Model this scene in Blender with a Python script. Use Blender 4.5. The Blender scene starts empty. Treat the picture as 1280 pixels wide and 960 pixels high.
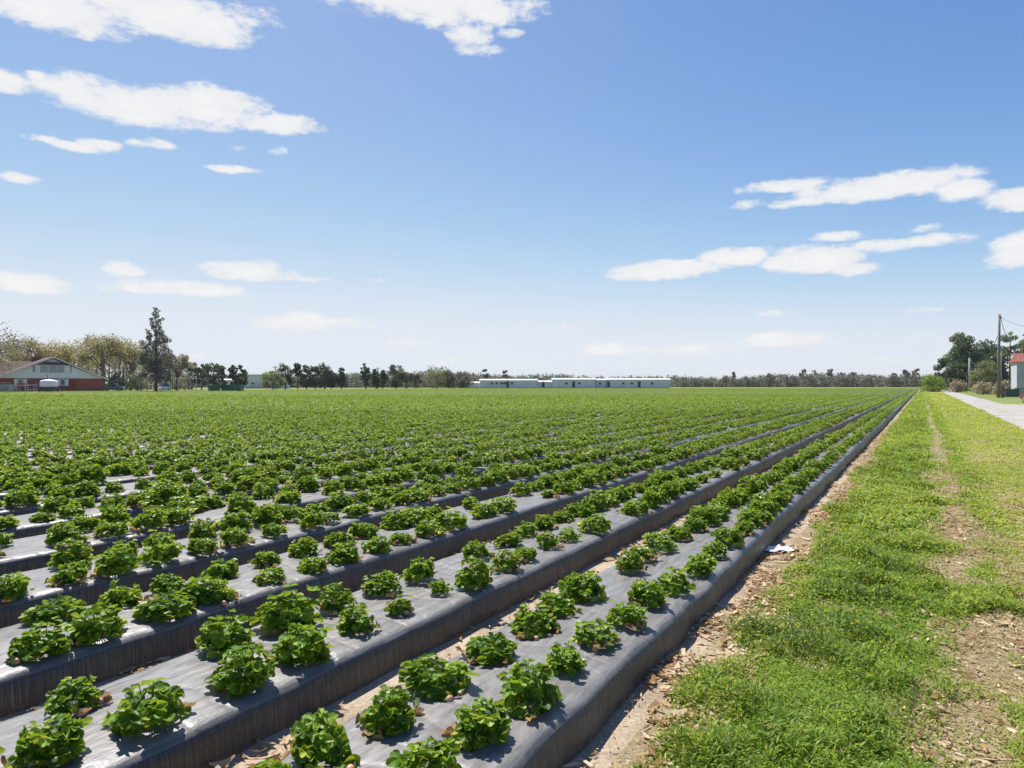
import bpy, math, random
import numpy as np

SC = bpy.context.scene
COL = SC.collection
rng = np.random.default_rng(7)
random.seed(7)
R = math.radians

# ------------------------------------------------------------------ frame
H = 1.6                      # eye height
FPX = 853.33                 # focal length in pixels of the 1280 px wide photo (24 mm on 36 mm)
TH = math.atan(515 / FPX)    # bearing of the beds to the right of straight ahead
CT, ST = math.cos(TH), math.sin(TH)
HB = 0.19                    # bed height
SPACING = 1.25
BED1 = -1.69                 # offset of the first bed's centre line


def sd(s, d):
    """row frame (s along the beds, d to the right) -> world x, y"""
    return s * ST + d * CT, s * CT - d * ST


def inv_sd(x, y):
    return x * ST + y * CT, x * CT - y * ST


def ground(px, py, z=0.0):
    """point at height z met by the sight line through photo pixel"""
    Y = (H - z) * FPX / (py - 480.0)
    return (px - 640.0) / FPX * Y, Y


def at(px, Y):
    return (px - 640.0) / FPX * Y


def hgt(py, Y):
    return H + (480.0 - py) / FPX * Y


# ------------------------------------------------------------------ noise
_perm = np.random.default_rng(3).random((256, 256))


def vnoise(x, y):
    x = np.asarray(x, float); y = np.asarray(y, float)
    xi = np.floor(x).astype(int); yi = np.floor(y).astype(int)
    fx = x - xi; fy = y - yi
    fx = fx * fx * (3 - 2 * fx); fy = fy * fy * (3 - 2 * fy)
    g = lambda a, b: _perm[a & 255, b & 255]
    return (g(xi, yi) * (1 - fx) + g(xi + 1, yi) * fx) * (1 - fy) + (g(xi, yi + 1) * (1 - fx) + g(xi + 1, yi + 1) * fx) * fy


def fbm(x, y, o=3):
    t = 0; a = 1; s = 0
    for i in range(o):
        t = t + a * vnoise(np.asarray(x) * 2 ** i + 17 * i, np.asarray(y) * 2 ** i + 31 * i); s += a; a *= .5
    return t / s


# ------------------------------------------------------------------ mesh helpers
def quad_mesh(name, V, F, mats, tint=None, midx=None, smooth=True, uv=None, hue=None):
    me = bpy.data.meshes.new(name)
    V = np.ascontiguousarray(V, np.float32); F = np.ascontiguousarray(F, np.int32)
    n, m = len(V), len(F)
    me.vertices.add(n); me.vertices.foreach_set("co", V.ravel())
    me.loops.add(m * 4); me.loops.foreach_set("vertex_index", F.ravel())
    me.polygons.add(m)
    me.polygons.foreach_set("loop_start", np.arange(0, m * 4, 4, dtype=np.int32))
    me.polygons.foreach_set("loop_total", np.full(m, 4, np.int32))
    me.polygons.foreach_set("use_smooth", np.full(m, smooth, bool))
    for mt in mats:
        me.materials.append(mt)
    if midx is not None:
        me.polygons.foreach_set("material_index", np.ascontiguousarray(midx, np.int32))
    me.update(calc_edges=True)
    if tint is not None:
        a = me.attributes.new("tint", 'FLOAT', 'POINT'); a.data.foreach_set("value", np.ascontiguousarray(tint, np.float32))
    if hue is not None:
        a = me.attributes.new("hue", 'FLOAT', 'POINT'); a.data.foreach_set("value", np.ascontiguousarray(hue, np.float32))
    if uv is not None:
        l = me.uv_layers.new(name="UVMap"); l.data.foreach_set("uv", np.ascontiguousarray(uv[F.ravel()], np.float32).ravel())
    me.validate()
    return me


class MB:
    """collects boxes, tubes and faces into one mesh"""
    def __init__(self):
        self.v = []; self.f = []; self.m = []

    def add(self, vs, fs, m=0):
        k = len(self.v); self.v += [tuple(p) for p in vs]
        self.f += [tuple(k + i for i in f) for f in fs]; self.m += [m] * len(fs)
        return self

    def box(self, x0, x1, y0, y1, z0, z1, m=0):
        return self.add([(x0, y0, z0), (x1, y0, z0), (x1, y1, z0), (x0, y1, z0), (x0, y0, z1), (x1, y0, z1), (x1, y1, z1), (x0, y1, z1)],
                        [(0, 3, 2, 1), (4, 5, 6, 7), (0, 1, 5, 4), (1, 2, 6, 5), (2, 3, 7, 6), (3, 0, 4, 7)], m)

    def prism(self, pts, y0, y1, m=0):
        """polygon in x,z extruded along y"""
        n = len(pts)
        vs = [(x, y0, z) for x, z in pts] + [(x, y1, z) for x, z in pts]
        fs = [tuple(range(n)), tuple(range(2 * n - 1, n - 1, -1))] + [(i, i + n, (i + 1) % n + n, (i + 1) % n) for i in range(n)]
        return self.add(vs, fs, m)

    def tube(self, pts, rads, seg=8, m=0, caps=True):
        pts = [np.array(p, float) for p in pts]; k = len(self.v); n = len(pts)
        for i, p in enumerate(pts):
            t = pts[min(i + 1, n - 1)] - pts[max(i - 1, 0)]; t = t / (np.linalg.norm(t) + 1e-9)
            a = np.array((1, 0, 0)) if abs(t[0]) < .8 else np.array((0, 1, 0))
            u = np.cross(t, a); u /= np.linalg.norm(u); w = np.cross(t, u)
            r = rads[i] if hasattr(rads, '__len__') else rads
            for j in range(seg):
                c = 2 * math.pi * j / seg
                self.v.append(tuple(p + r * (math.cos(c) * u + math.sin(c) * w)))
        for i in range(n - 1):
            for j in range(seg):
                j2 = (j + 1) % seg
                self.f.append((k + i * seg + j, k + i * seg + j2, k + (i + 1) * seg + j2, k + (i + 1) * seg + j)); self.m.append(m)
        if caps:
            self.f.append(tuple(k + j for j in range(seg))[::-1]); self.m.append(m)
            self.f.append(tuple(k + (n - 1) * seg + j for j in range(seg))); self.m.append(m)
        return self

    def build(self, name, mats, parent=None, smooth=False, bevel=0.0):
        me = bpy.data.meshes.new(name); me.from_pydata(self.v, [], self.f)
        if not isinstance(mats, (list, tuple)):
            mats = [mats]
        for mt in mats:
            me.materials.append(mt)
        me.polygons.foreach_set("material_index", self.m)
        me.polygons.foreach_set("use_smooth", [smooth] * len(self.f))
        me.update()
        import bmesh
        bm = bmesh.new(); bm.from_mesh(me); bmesh.ops.recalc_face_normals(bm, faces=bm.faces)
        if bevel:
            bmesh.ops.bevel(bm, geom=[e for e in bm.edges if e.calc_face_angle(0) > .6], offset=bevel, segments=2, affect='EDGES')
        bm.to_mesh(me); bm.free()
        return link(name, me, parent)


def link(name, me, parent=None, loc=(0, 0, 0), rz=0.0, scale=None):
    o = bpy.data.objects.new(name, me); COL.objects.link(o)
    if parent is not None:
        o.parent = parent
    o.location = loc; o.rotation_euler = (0, 0, rz)
    if scale is not None:
        o.scale = scale if hasattr(scale, '__len__') else (scale,) * 3
    return o


def tag(o, label=None, cat=None, group=None, kind=None):
    if label: o["label"] = label
    if cat: o["category"] = cat
    if group: o["group"] = group
    if kind: o["kind"] = kind
    return o


def thing(name, label, cat, loc=(0, 0, 0), rz=0.0, group=None):
    return tag(link(name, None, None, loc, rz), label, cat, group)


# ------------------------------------------------------------------ materials
def new_mat(name):
    m = bpy.data.materials.new(name); m.use_nodes = True
    nt = m.node_tree; nt.nodes.clear()
    out = nt.nodes.new("ShaderNodeOutputMaterial")
    return m, nt, out


def N(nt, t, **kw):
    n = nt.nodes.new(t)
    for k, v in kw.items():
        if k.startswith("i_"):
            n.inputs[int(k[2:])].default_value = v
        else:
            setattr(n, k, v)
    return n


def ramp(nt, fac, stops):
    r = nt.nodes.new("ShaderNodeValToRGB")
    el = r.color_ramp.elements
    while len(el) < len(stops):
        el.new(.5)
    for e, (p, c) in zip(el, stops):
        e.position = p; e.color = (*c, 1) if len(c) == 3 else c
    nt.links.new(fac, r.inputs[0])
    return r.outputs[0]


def noise(nt, vec, scale, detail=4, rough=.55):
    n = nt.nodes.new("ShaderNodeTexNoise"); n.inputs["Scale"].default_value = scale; n.inputs["Detail"].default_value = detail
    n.inputs["Roughness"].default_value = rough
    if vec is not None:
        nt.links.new(vec, n.inputs["Vector"])
    return n.outputs["Fac"]


def mathn(nt, op, a, b=None, c=None, clamp=False):
    n = nt.nodes.new("ShaderNodeMath"); n.operation = op; n.use_clamp = clamp
    for i, v in enumerate((a, b, c)):
        if v is None: continue
        if isinstance(v, (int, float)):
            n.inputs[i].default_value = v
        else:
            nt.links.new(v, n.inputs[i])
    return n.outputs[0]


def mixc(nt, fac, a, b, mode='MIX'):
    n = nt.nodes.new("ShaderNodeMix"); n.data_type = 'RGBA'; n.blend_type = mode
    for s, v in ((n.inputs[0], fac), (n.inputs[6], a), (n.inputs[7], b)):
        if isinstance(v, (int, float)):
            s.default_value = v
        elif isinstance(v, tuple):
            s.default_value = (*v, 1)
        else:
            nt.links.new(v, s)
    return n.outputs[2]


def simple(name, col, rough=.7, var=.18, scale=6.0, spec=.4, metal=0.0, bump=0.0, bscale=20.0):
    """a painted or natural surface with uneven colour"""
    m, nt, out = new_mat(name)
    tc = N(nt, "ShaderNodeTexCoord")
    f = noise(nt, tc.outputs["Object"], scale, 5)
    c = ramp(nt, f, [(.3, tuple(x * (1 - var) for x in col)), (.7, tuple(min(1, x * (1 + var)) for x in col))])
    b = N(nt, "ShaderNodeBsdfPrincipled")
    nt.links.new(c, b.inputs["Base Color"]); b.inputs["Roughness"].default_value = rough
    b.inputs["Specular IOR Level"].default_value = spec; b.inputs["Metallic"].default_value = metal
    if bump:
        bp = N(nt, "ShaderNodeBump"); bp.inputs["Strength"].default_value = bump; bp.inputs["Distance"].default_value = .02
        nt.links.new(noise(nt, tc.outputs["Object"], bscale, 4), bp.inputs["Height"]); nt.links.new(bp.outputs[0], b.inputs["Normal"])
    nt.links.new(b.outputs[0], out.inputs[0])
    return m


def leafy(name, stops, rough=.5, trans=.3, tcol=(.3, .5, .06), back=None, spec=.4):
    """leaf surface: colour by each leaf's own tint, light passing through"""
    m, nt, out = new_mat(name)
    at_ = N(nt, "ShaderNodeAttribute"); at_.attribute_name = "tint"
    c = ramp(nt, at_.outputs["Fac"], stops)
    if back:
        g = N(nt, "ShaderNodeNewGeometry")
        c = mixc(nt, mathn(nt, 'MULTIPLY', g.outputs["Backfacing"], .55), c, back)
    b = N(nt, "ShaderNodeBsdfPrincipled"); nt.links.new(c, b.inputs["Base Color"])
    b.inputs["Roughness"].default_value = rough; b.inputs["Specular IOR Level"].default_value = spec
    t = N(nt, "ShaderNodeBsdfTranslucent")
    nt.links.new(mixc(nt, .55, c, tcol), t.inputs[0])
    mx = N(nt, "ShaderNodeMixShader"); mx.inputs[0].default_value = trans
    nt.links.new(b.outputs[0], mx.inputs[1]); nt.links.new(t.outputs[0], mx.inputs[2]); nt.links.new(mx.outputs[0], out.inputs[0])
    return m


M = {}
M['leaf'] = leafy("strawberry_leaf", [(0, (.020, .058, .006)), (.42, (.092, .208, .012)), (.76, (.225, .375, .022)), (1, (.45, .47, .06))], .46, .36,
                  (.50, .60, .02), back=(.20, .29, .09), spec=.30)
M['stem'] = simple("strawberry_stem", (.18, .28, .06), .6)
M['berry'] = simple("pale_berry", (.66, .36, .22), .4, .3, 30)
M['berry_green'] = simple("unripe_berry", (.50, .52, .16), .45, .25, 30)
M['dried'] = leafy("dried_leaf", [(0, (.15, .075, .03)), (.3, (.33, .195, .085)), (.62, (.54, .395, .225)), (1, (.70, .59, .42))], .8, .25, (.55, .36, .16), spec=.2)
M['grass'] = leafy("verge_grass", [(0, (.042, .094, .010)), (.34, (.150, .272, .024)), (.66, (.315, .405, .048)), (.86, (.44, .44, .12)), (1, (.47, .37, .23))], .5, .48, (.56, .62, .05), spec=.25)


def plastic_mat():
    m, nt, out = new_mat("mulch_film")
    uv = N(nt, "ShaderNodeUVMap"); uv.uv_map = "UVMap"
    sep = N(nt, "ShaderNodeSeparateXYZ"); nt.links.new(uv.outputs[0], sep.inputs[0])
    u, v = sep.outputs[0], sep.outputs[1]         # metres along the bed, metres around the section
    geo = N(nt, "ShaderNodeNewGeometry")
    gs = N(nt, "ShaderNodeSeparateXYZ"); nt.links.new(geo.outputs["True Normal"], gs.inputs[0])
    pz = N(nt, "ShaderNodeSeparateXYZ"); nt.links.new(geo.outputs["Position"], pz.inputs[0])
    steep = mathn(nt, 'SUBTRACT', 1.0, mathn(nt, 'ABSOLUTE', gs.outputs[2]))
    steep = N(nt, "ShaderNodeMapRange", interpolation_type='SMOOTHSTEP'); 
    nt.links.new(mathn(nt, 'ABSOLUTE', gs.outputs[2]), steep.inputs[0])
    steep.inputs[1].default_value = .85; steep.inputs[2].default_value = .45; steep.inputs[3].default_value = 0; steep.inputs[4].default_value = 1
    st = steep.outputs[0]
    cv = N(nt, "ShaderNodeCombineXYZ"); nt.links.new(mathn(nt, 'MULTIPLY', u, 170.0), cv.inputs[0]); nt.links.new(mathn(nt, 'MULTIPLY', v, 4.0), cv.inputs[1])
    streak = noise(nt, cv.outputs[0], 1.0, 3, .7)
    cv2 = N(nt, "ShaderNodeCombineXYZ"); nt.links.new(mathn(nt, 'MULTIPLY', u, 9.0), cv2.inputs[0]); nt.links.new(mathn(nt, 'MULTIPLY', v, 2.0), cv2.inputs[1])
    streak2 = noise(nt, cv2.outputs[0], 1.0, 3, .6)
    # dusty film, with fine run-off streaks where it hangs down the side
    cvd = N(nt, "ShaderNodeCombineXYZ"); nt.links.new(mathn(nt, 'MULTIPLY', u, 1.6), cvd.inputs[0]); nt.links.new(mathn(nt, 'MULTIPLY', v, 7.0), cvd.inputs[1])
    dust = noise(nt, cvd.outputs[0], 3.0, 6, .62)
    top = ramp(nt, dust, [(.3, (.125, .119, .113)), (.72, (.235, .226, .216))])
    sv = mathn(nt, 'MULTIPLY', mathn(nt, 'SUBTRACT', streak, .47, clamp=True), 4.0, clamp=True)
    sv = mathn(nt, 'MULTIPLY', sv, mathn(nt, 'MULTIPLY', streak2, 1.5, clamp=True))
    side = mixc(nt, sv, (.046, .044, .042), (.20, .193, .185))  # less dusty sides, base darkened further to paint in their shade
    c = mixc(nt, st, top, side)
    # soil splashed up the foot of the film
    soil = N(nt, "ShaderNodeMapRange", interpolation_type='SMOOTHSTEP'); nt.links.new(pz.outputs[2], soil.inputs[0])
    soil.inputs[1].default_value = .065; soil.inputs[2].default_value = -.01; soil.inputs[3].default_value = 0; soil.inputs[4].default_value = 1
    sn = noise(nt, uv.outputs[0], 3.0, 5, .7)
    c = mixc(nt, mathn(nt, 'MULTIPLY', mathn(nt, 'MULTIPLY', soil.outputs[0], sn), 1.1, clamp=True), c, (.19, .125, .085))
    spl = noise(nt, uv.outputs[0], 9.0, 8, .75)
    c = mixc(nt, mathn(nt, 'MULTIPLY', mathn(nt, 'SUBTRACT', spl, .60, clamp=True), 4.0, clamp=True), c, (.27, .215, .16))
    b = N(nt, "ShaderNodeBsdfPrincipled"); nt.links.new(c, b.inputs["Base Color"])
    b.inputs["Specular IOR Level"].default_value = .5
    nt.links.new(mathn(nt, 'MULTIPLY_ADD', dust, .45, .20), b.inputs["Roughness"])
    bp = N(nt, "ShaderNodeBump"); bp.inputs["Strength"].default_value = .6; bp.inputs["Distance"].default_value = .014
    cv3 = N(nt, "ShaderNodeCombineXYZ"); nt.links.new(mathn(nt, 'MULTIPLY', u, 5.0), cv3.inputs[0]); nt.links.new(mathn(nt, 'MULTIPLY', v, 16.0), cv3.inputs[1])
    wr = noise(nt, cv3.outputs[0], 1.0, 4, .6)
    wv = N(nt, "ShaderNodeTexWave"); wv.inputs["Scale"].default_value = 1.6; wv.inputs["Distortion"].default_value = 9; wv.inputs["Detail"].default_value = 4; nt.links.new(uv.outputs[0], wv.inputs["Vector"])
    wr = mathn(nt, 'ADD', wr, mathn(nt, 'MULTIPLY', mathn(nt, 'POWER', wv.outputs["Fac"], 6.0), .35))
    hgt_ = mathn(nt, 'ADD', wr, mathn(nt, 'MULTIPLY', mathn(nt, 'MULTIPLY', streak, st), .25))
    nt.links.new(hgt_, bp.inputs["Height"]); nt.links.new(bp.outputs[0], b.inputs["Normal"])
    nt.links.new(b.outputs[0], out.inputs[0])
    return m


def soil_mat(name, a, b_, c_, scale=1.0):
    m, nt, out = new_mat(name)
    tc = N(nt, "ShaderNodeTexCoord"); p = tc.outputs["Object"]
    f1 = noise(nt, p, 2.2 * scale, 8, .65); f2 = noise(nt, p, 45 * scale, 4, .7)
    c = ramp(nt, f1, [(.36, a), (.5, b_), (.64, c_)])
    c = mixc(nt, .5, c, ramp(nt, f2, [(.3, a), (.65, c_)]))
    b = N(nt, "ShaderNodeBsdfPrincipled"); nt.links.new(c, b.inputs["Base Color"]); b.inputs["Roughness"].default_value = .9
    b.inputs["Specular IOR Level"].default_value = .2
    bp = N(nt, "ShaderNodeBump"); bp.inputs["Strength"].default_value = .6; bp.inputs["Distance"].default_value = .03
    nt.links.new(mathn(nt, 'ADD', f1, mathn(nt, 'MULTIPLY', f2, .4)), bp.inputs["Height"]); nt.links.new(bp.outputs[0], b.inputs["Normal"])
    nt.links.new(b.outputs[0], out.inputs[0])
    return m


def turf_mat(name, soil, g1, g2, g3, cover, scale=1.0):
    """thin turf over soil; cover = ramp positions where grass begins"""
    m, nt, out = new_mat(name)
    tc = N(nt, "ShaderNodeTexCoord"); p = tc.outputs["Object"]
    f1 = noise(nt, p, .8 * scale, 7, .65); f2 = noise(nt, p, 9 * scale, 5, .7); f3 = noise(nt, p, .13 * scale, 3, .5)
    g = ramp(nt, mathn(nt, 'MULTIPLY_ADD', f2, .6, mathn(nt, 'MULTIPLY', f3, .4)), [(.36, g1), (.5, g2), (.64, g3)])
    f = mathn(nt, 'MULTIPLY_ADD', f2, .45, mathn(nt, 'MULTIPLY', f1, .55))
    k = ramp(nt, f, [(cover[0], (0, 0, 0)), (cover[1], (1, 1, 1))])
    s = ramp(nt, noise(nt, p, 30 * scale, 4, .7), [(.3, tuple(x * .7 for x in soil)), (.7, tuple(x * 1.25 for x in soil))])
    c = mixc(nt, k, s, g)
    b = N(nt, "ShaderNodeBsdfPrincipled"); nt.links.new(c, b.inputs["Base Color"]); b.inputs["Roughness"].default_value = .9
    b.inputs["Specular IOR Level"].default_value = .15
    bp = N(nt, "ShaderNodeBump"); bp.inputs["Strength"].default_value = .6; bp.inputs["Distance"].default_value = .05
    nt.links.new(f, bp.inputs["Height"]); nt.links.new(bp.outputs[0], b.inputs["Normal"])
    nt.links.new(b.outputs[0], out.inputs[0])
    return m


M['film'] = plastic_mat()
M['soil'] = soil_mat("sandy_soil", (.18, .13, .085), (.35, .275, .19), (.52, .43, .32))
M['track'] = soil_mat("bare_track", (.24, .18, .12), (.38, .30, .21), (.52, .44, .33))
M['road'] = soil_mat("shell_road", (.17, .15, .115), (.36, .335, .30), (.50, .48, .44), .4)
def verge_mat():
    """soil and dead thatch, green where the grass cover is thick"""
    m, nt, out = new_mat("verge_turf")
    tc = N(nt, "ShaderNodeTexCoord"); p = tc.outputs["Object"]
    a = N(nt, "ShaderNodeAttribute"); a.attribute_name = "tint"
    hu = N(nt, "ShaderNodeAttribute"); hu.attribute_name = "hue"
    f1 = noise(nt, p, 1.6, 7, .65); f2 = noise(nt, p, 14, 5, .7); f3 = noise(nt, p, 60, 4, .7)
    soil = ramp(nt, mathn(nt, 'MULTIPLY_ADD', f2, .5, mathn(nt, 'MULTIPLY', f1, .5)), [(.36, (.15, .11, .06)), (.48, (.27, .21, .125)), (.62, (.42, .345, .23))])
    soil = mixc(nt, .55, soil, ramp(nt, f3, [(.32, (.11, .085, .045)), (.5, (.29, .225, .125)), (.68, (.50, .42, .28))]))
    green = ramp(nt, f2, [(.34, (.055, .105, .012)), (.5, (.12, .20, .02)), (.66, (.23, .29, .045))])
    dry = ramp(nt, f2, [(.34, (.15, .20, .03)), (.5, (.27, .29, .055)), (.66, (.42, .38, .15))])
    g = mixc(nt, hu.outputs["Fac"], green, dry)
    k = N(nt, "ShaderNodeMapRange", interpolation_type='SMOOTHSTEP'); nt.links.new(mathn(nt, 'MULTIPLY_ADD', f2, .8, mathn(nt, 'SUBTRACT', a.outputs["Fac"], .4)), k.inputs[0])
    k.inputs[1].default_value = .35; k.inputs[2].default_value = .75
    c = mixc(nt, k.outputs[0], soil, g)
    b = N(nt, "ShaderNodeBsdfPrincipled"); nt.links.new(c, b.inputs["Base Color"]); b.inputs["Roughness"].default_value = .9
    b.inputs["Specular IOR Level"].default_value = .15
    bp = N(nt, "ShaderNodeBump"); bp.inputs["Strength"].default_value = .7; bp.inputs["Distance"].default_value = .03
    nt.links.new(mathn(nt, 'ADD', f2, mathn(nt, 'MULTIPLY', f3, .5)), bp.inputs["Height"]); nt.links.new(bp.outputs[0], b.inputs["Normal"])
    nt.links.new(b.outputs[0], out.inputs[0])
    return m


M['verge'] = verge_mat()
M['dryturf'] = turf_mat("dry_turf", (.40, .33, .20), (.13, .18, .035), (.20, .235, .05), (.30, .28, .09), (.40, .52), .6)
M['lawn'] = turf_mat("far_lawn", (.30, .27, .14), (.12, .17, .035), (.18, .22, .05), (.26, .26, .09), (.30, .42), .12)
M['bark'] = simple("bark", (.13, .105, .085), .9, .35, 4)
M['pale_bark'] = simple("pale_bark", (.22, .19, .16), .9, .3, 4)
M['oak'] = leafy("oak_leaves", [(0, (.15, .125, .055)), (.5, (.30, .26, .115)), (1, (.47, .41, .20))], .6, .42, (.48, .42, .17))
M['moss'] = leafy("mossy_leaves", [(0, (.12, .105, .065)), (.5, (.23, .205, .135)), (1, (.38, .34, .23))], .7, .38, (.40, .36, .2))
M['dark'] = leafy("dark_leaves", [(0, (.026, .044, .022)), (.5, (.062, .092, .04)), (1, (.14, .18, .07))], .6, .25, (.12, .16, .05))
M['olive'] = leafy("olive_leaves", [(0, (.085, .105, .04)), (.5, (.17, .195, .075)), (1, (.30, .32, .13))], .6, .38, (.34, .38, .12))
M['conifer'] = leafy("conifer_needles", [(0, (.10, .105, .08)), (.5, (.20, .20, .15)), (1, (.34, .33, .25))], .7, .4, (.20, .22, .12))
M['bright'] = leafy("bright_leaves", [(0, (.08, .16, .02)), (.5, (.18, .29, .035)), (1, (.36, .44, .07))], .5, .38, (.48, .58, .07))
M['brown'] = leafy("dry_brush", [(0, (.24, .185, .115)), (.5, (.42, .345, .23)), (1, (.58, .50, .36))], .8, .3, (.42, .32, .2))
M['wood'] = leafy("distant_wood", [(0, (.11, .115, .08)), (.5, (.19, .19, .13)), (1, (.30, .29, .20))], .7, .35, (.26, .26, .16))
M['white'] = simple("white_paint", (.82, .82, .80), .6, .06, 2)
M['cream'] = simple("white_siding", (.88, .87, .84), .6, .05, 1.5)
M['grey'] = simple("grey_paint", (.35, .36, .37), .6, .12, 2)
M['dkgrey'] = simple("dark_grey", (.06, .06, .065), .6, .2, 2)
M['steel'] = simple("galvanised_steel", (.42, .44, .46), .4, .15, 4, metal=.6)
M['brick'] = simple("red_brick", (.30, .075, .055), .85, .22, 3)
M['brick2'] = simple("red_brick_panel", (.36, .10, .075), .85, .15, 3)
M['shingle'] = simple("brown_shingle", (.115, .075, .058), .9, .25, 3)
M['redroof'] = simple("red_roof", (.24, .075, .05), .8, .3, 3)
M['glass'] = simple("window_glass", (.035, .04, .05), .12, .2, 1, spec=.6)
M['paleglass'] = simple("pale_window", (.30, .33, .34), .15, .15, 1, spec=.6)
M['greenpaint'] = simple("green_paint", (.02, .16, .085), .5, .15, 2)
M['dkgreen'] = simple("dark_green_paint", (.05, .085, .075), .5, .15, 2)
M['maroon'] = simple("maroon_paint", (.15, .018, .025), .3, .15, 2, spec=.6)
M['red'] = simple("red_paint", (.40, .04, .04), .5, .2, 3)
M['silver'] = simple("silver_paint", (.42, .46, .52), .3, .08, 2, spec=.6)
M['bluepaint'] = simple("slate_paint", (.10, .14, .18), .4, .15, 2)
M['rubber'] = simple("rubber", (.025, .025, .025), .8, .2, 8)
M['pole'] = simple("pole_wood", (.21, .19, .17), .9, .25, 5)
M['palepole'] = simple("pale_pole", (.36, .35, .32), .8, .15, 5)
M['greywall'] = simple("pale_wall", (.66, .66, .67), .7, .06, 1)
M['bluewall'] = simple("weathered_siding", (.44, .46, .50), .75, .12, 2.5)
M['greyroof'] = simple("pale_metal_roof", (.72, .73, .74), .5, .05, 1)
M['oldroof'] = simple("grey_roof", (.22, .21, .20), .8, .1, 1)


def wrapper_mat():
    m, nt, out = new_mat("plastic_wrapper")
    tc = N(nt, "ShaderNodeTexCoord")
    f = noise(nt, tc.outputs["Object"], 14, 3)
    c = ramp(nt, f, [(.42, (.70, .69, .70)), (.52, (.52, .50, .62)), (.58, (.72, .71, .71))])
    b = N(nt, "ShaderNodeBsdfPrincipled"); nt.links.new(c, b.inputs["Base Color"]); b.inputs["Roughness"].default_value = .35
    nt.links.new(b.outputs[0], out.inputs[0]); return m


M['wrapper'] = wrapper_mat()

# ------------------------------------------------------------------ ground sheets (structure)
def sheet(name, poly, z, mat, label):
    me = bpy.data.meshes.new(name); me.from_pydata([(x, y, z) for x, y in poly], [], [tuple(range(len(poly)))])
    me.materials.append(mat); me.update()
    if me.polygons[0].normal.z < 0:
        me.flip_normals()
    return tag(link(name, me), label, kind="structure")


sheet("ground", [(-1500, -300), (1500, -300), (1500, 2200), (-1500, 2200)], 0, M['lawn'], "flat grassy land reaching to the horizon")
FE = [(-260, 60), (-88, 118), (-10, 213), (128, 213)]          # far edge of the field


def s_end(d):
    """where a bed at offset d meets the far edge of the field"""
    for (x0, y0), (x1, y1) in zip(FE[:-1], FE[1:]):
        s0, d0 = inv_sd(x0, y0); s1, d1 = inv_sd(x1, y1)
        if d0 <= d <= d1:
            return s0 + (s1 - s0) * (d - d0) / (d1 - d0)
    return inv_sd(*FE[-1])[0]


def s_start(d):
    return .405 * abs(d) - 5.0 - .12 * abs(d)


NB = 112
fs = [sd(-8, -.95)] + [sd(s_end(-1.0), -.95)] + [FE[2], FE[1], (-130, 104)] + [sd(-8, -60)]
sheet("field_soil", fs, .004, M['soil'], "sandy brown soil of the strawberry field between the raised beds")
el_, er_ = [], []
for s in np.linspace(-6, 260, 900):
    j = .55 * (fbm(s * .9, 3.3, 4) - .5) + .5 * (vnoise(s * .12, 8.) - .5)
    el_.append(sd(s, 3.0 + j - .0015 * max(0, s)))
    if s < 43 or s > 67:
        er_.append(sd(s, 5.4 + .6 * (fbm(s * .9, 13.3, 4) - .5)))
    elif not any(q is None for q in er_):
        er_ += [sd(48, 7.2), sd(51, 12), sd(49.5, 26), sd(57.5, 26), sd(61, 14), sd(66, 6.3), None]
er_ = [q for q in er_ if q is not None]
sheet("dirt_road", el_ + er_[::-1], .008, M['road'], "pale shell road with a driveway turning off it")
# ------------------------------------------------------------------ raised beds (terrain)
PROF = [(-.420, -.03), (-.413, .05), (-.405, .125), (-.395, .165), (-.375, .186), (-.335, .194), (-.2, .195), (-.1, .199), (0, .20), (.1, .199), (.2, .195),
        (.335, .194), (.375, .186), (.395, .165), (.405, .125), (.413, .05), (.420, -.03)]
PROF = np.array(PROF)
ARC = np.concatenate([[0], np.cumsum(np.hypot(*np.diff(PROF, axis=0).T))])


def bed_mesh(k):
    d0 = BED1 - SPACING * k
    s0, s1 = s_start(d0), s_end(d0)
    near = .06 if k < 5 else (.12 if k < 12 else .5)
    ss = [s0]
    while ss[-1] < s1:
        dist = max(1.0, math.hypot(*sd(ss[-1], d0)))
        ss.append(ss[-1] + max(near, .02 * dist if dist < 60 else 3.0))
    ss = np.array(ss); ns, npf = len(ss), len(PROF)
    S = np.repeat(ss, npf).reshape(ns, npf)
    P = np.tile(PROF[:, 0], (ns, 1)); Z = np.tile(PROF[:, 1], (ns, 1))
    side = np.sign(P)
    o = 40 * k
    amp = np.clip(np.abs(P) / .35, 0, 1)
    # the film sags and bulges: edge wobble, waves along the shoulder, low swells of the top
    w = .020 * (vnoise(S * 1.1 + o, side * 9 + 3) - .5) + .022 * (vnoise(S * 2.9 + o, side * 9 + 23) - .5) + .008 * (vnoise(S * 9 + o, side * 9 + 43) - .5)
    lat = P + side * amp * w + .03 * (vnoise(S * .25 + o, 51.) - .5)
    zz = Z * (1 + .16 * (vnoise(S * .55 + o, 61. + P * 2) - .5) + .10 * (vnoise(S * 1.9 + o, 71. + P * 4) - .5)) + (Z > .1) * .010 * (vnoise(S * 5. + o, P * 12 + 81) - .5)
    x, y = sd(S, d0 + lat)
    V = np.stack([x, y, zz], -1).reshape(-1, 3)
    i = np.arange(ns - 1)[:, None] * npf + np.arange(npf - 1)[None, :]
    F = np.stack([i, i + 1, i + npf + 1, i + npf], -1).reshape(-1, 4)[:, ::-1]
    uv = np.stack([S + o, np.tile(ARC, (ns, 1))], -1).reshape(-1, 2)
    return quad_mesh("planting_bed", V, F, [M['film']], uv=uv)


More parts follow.
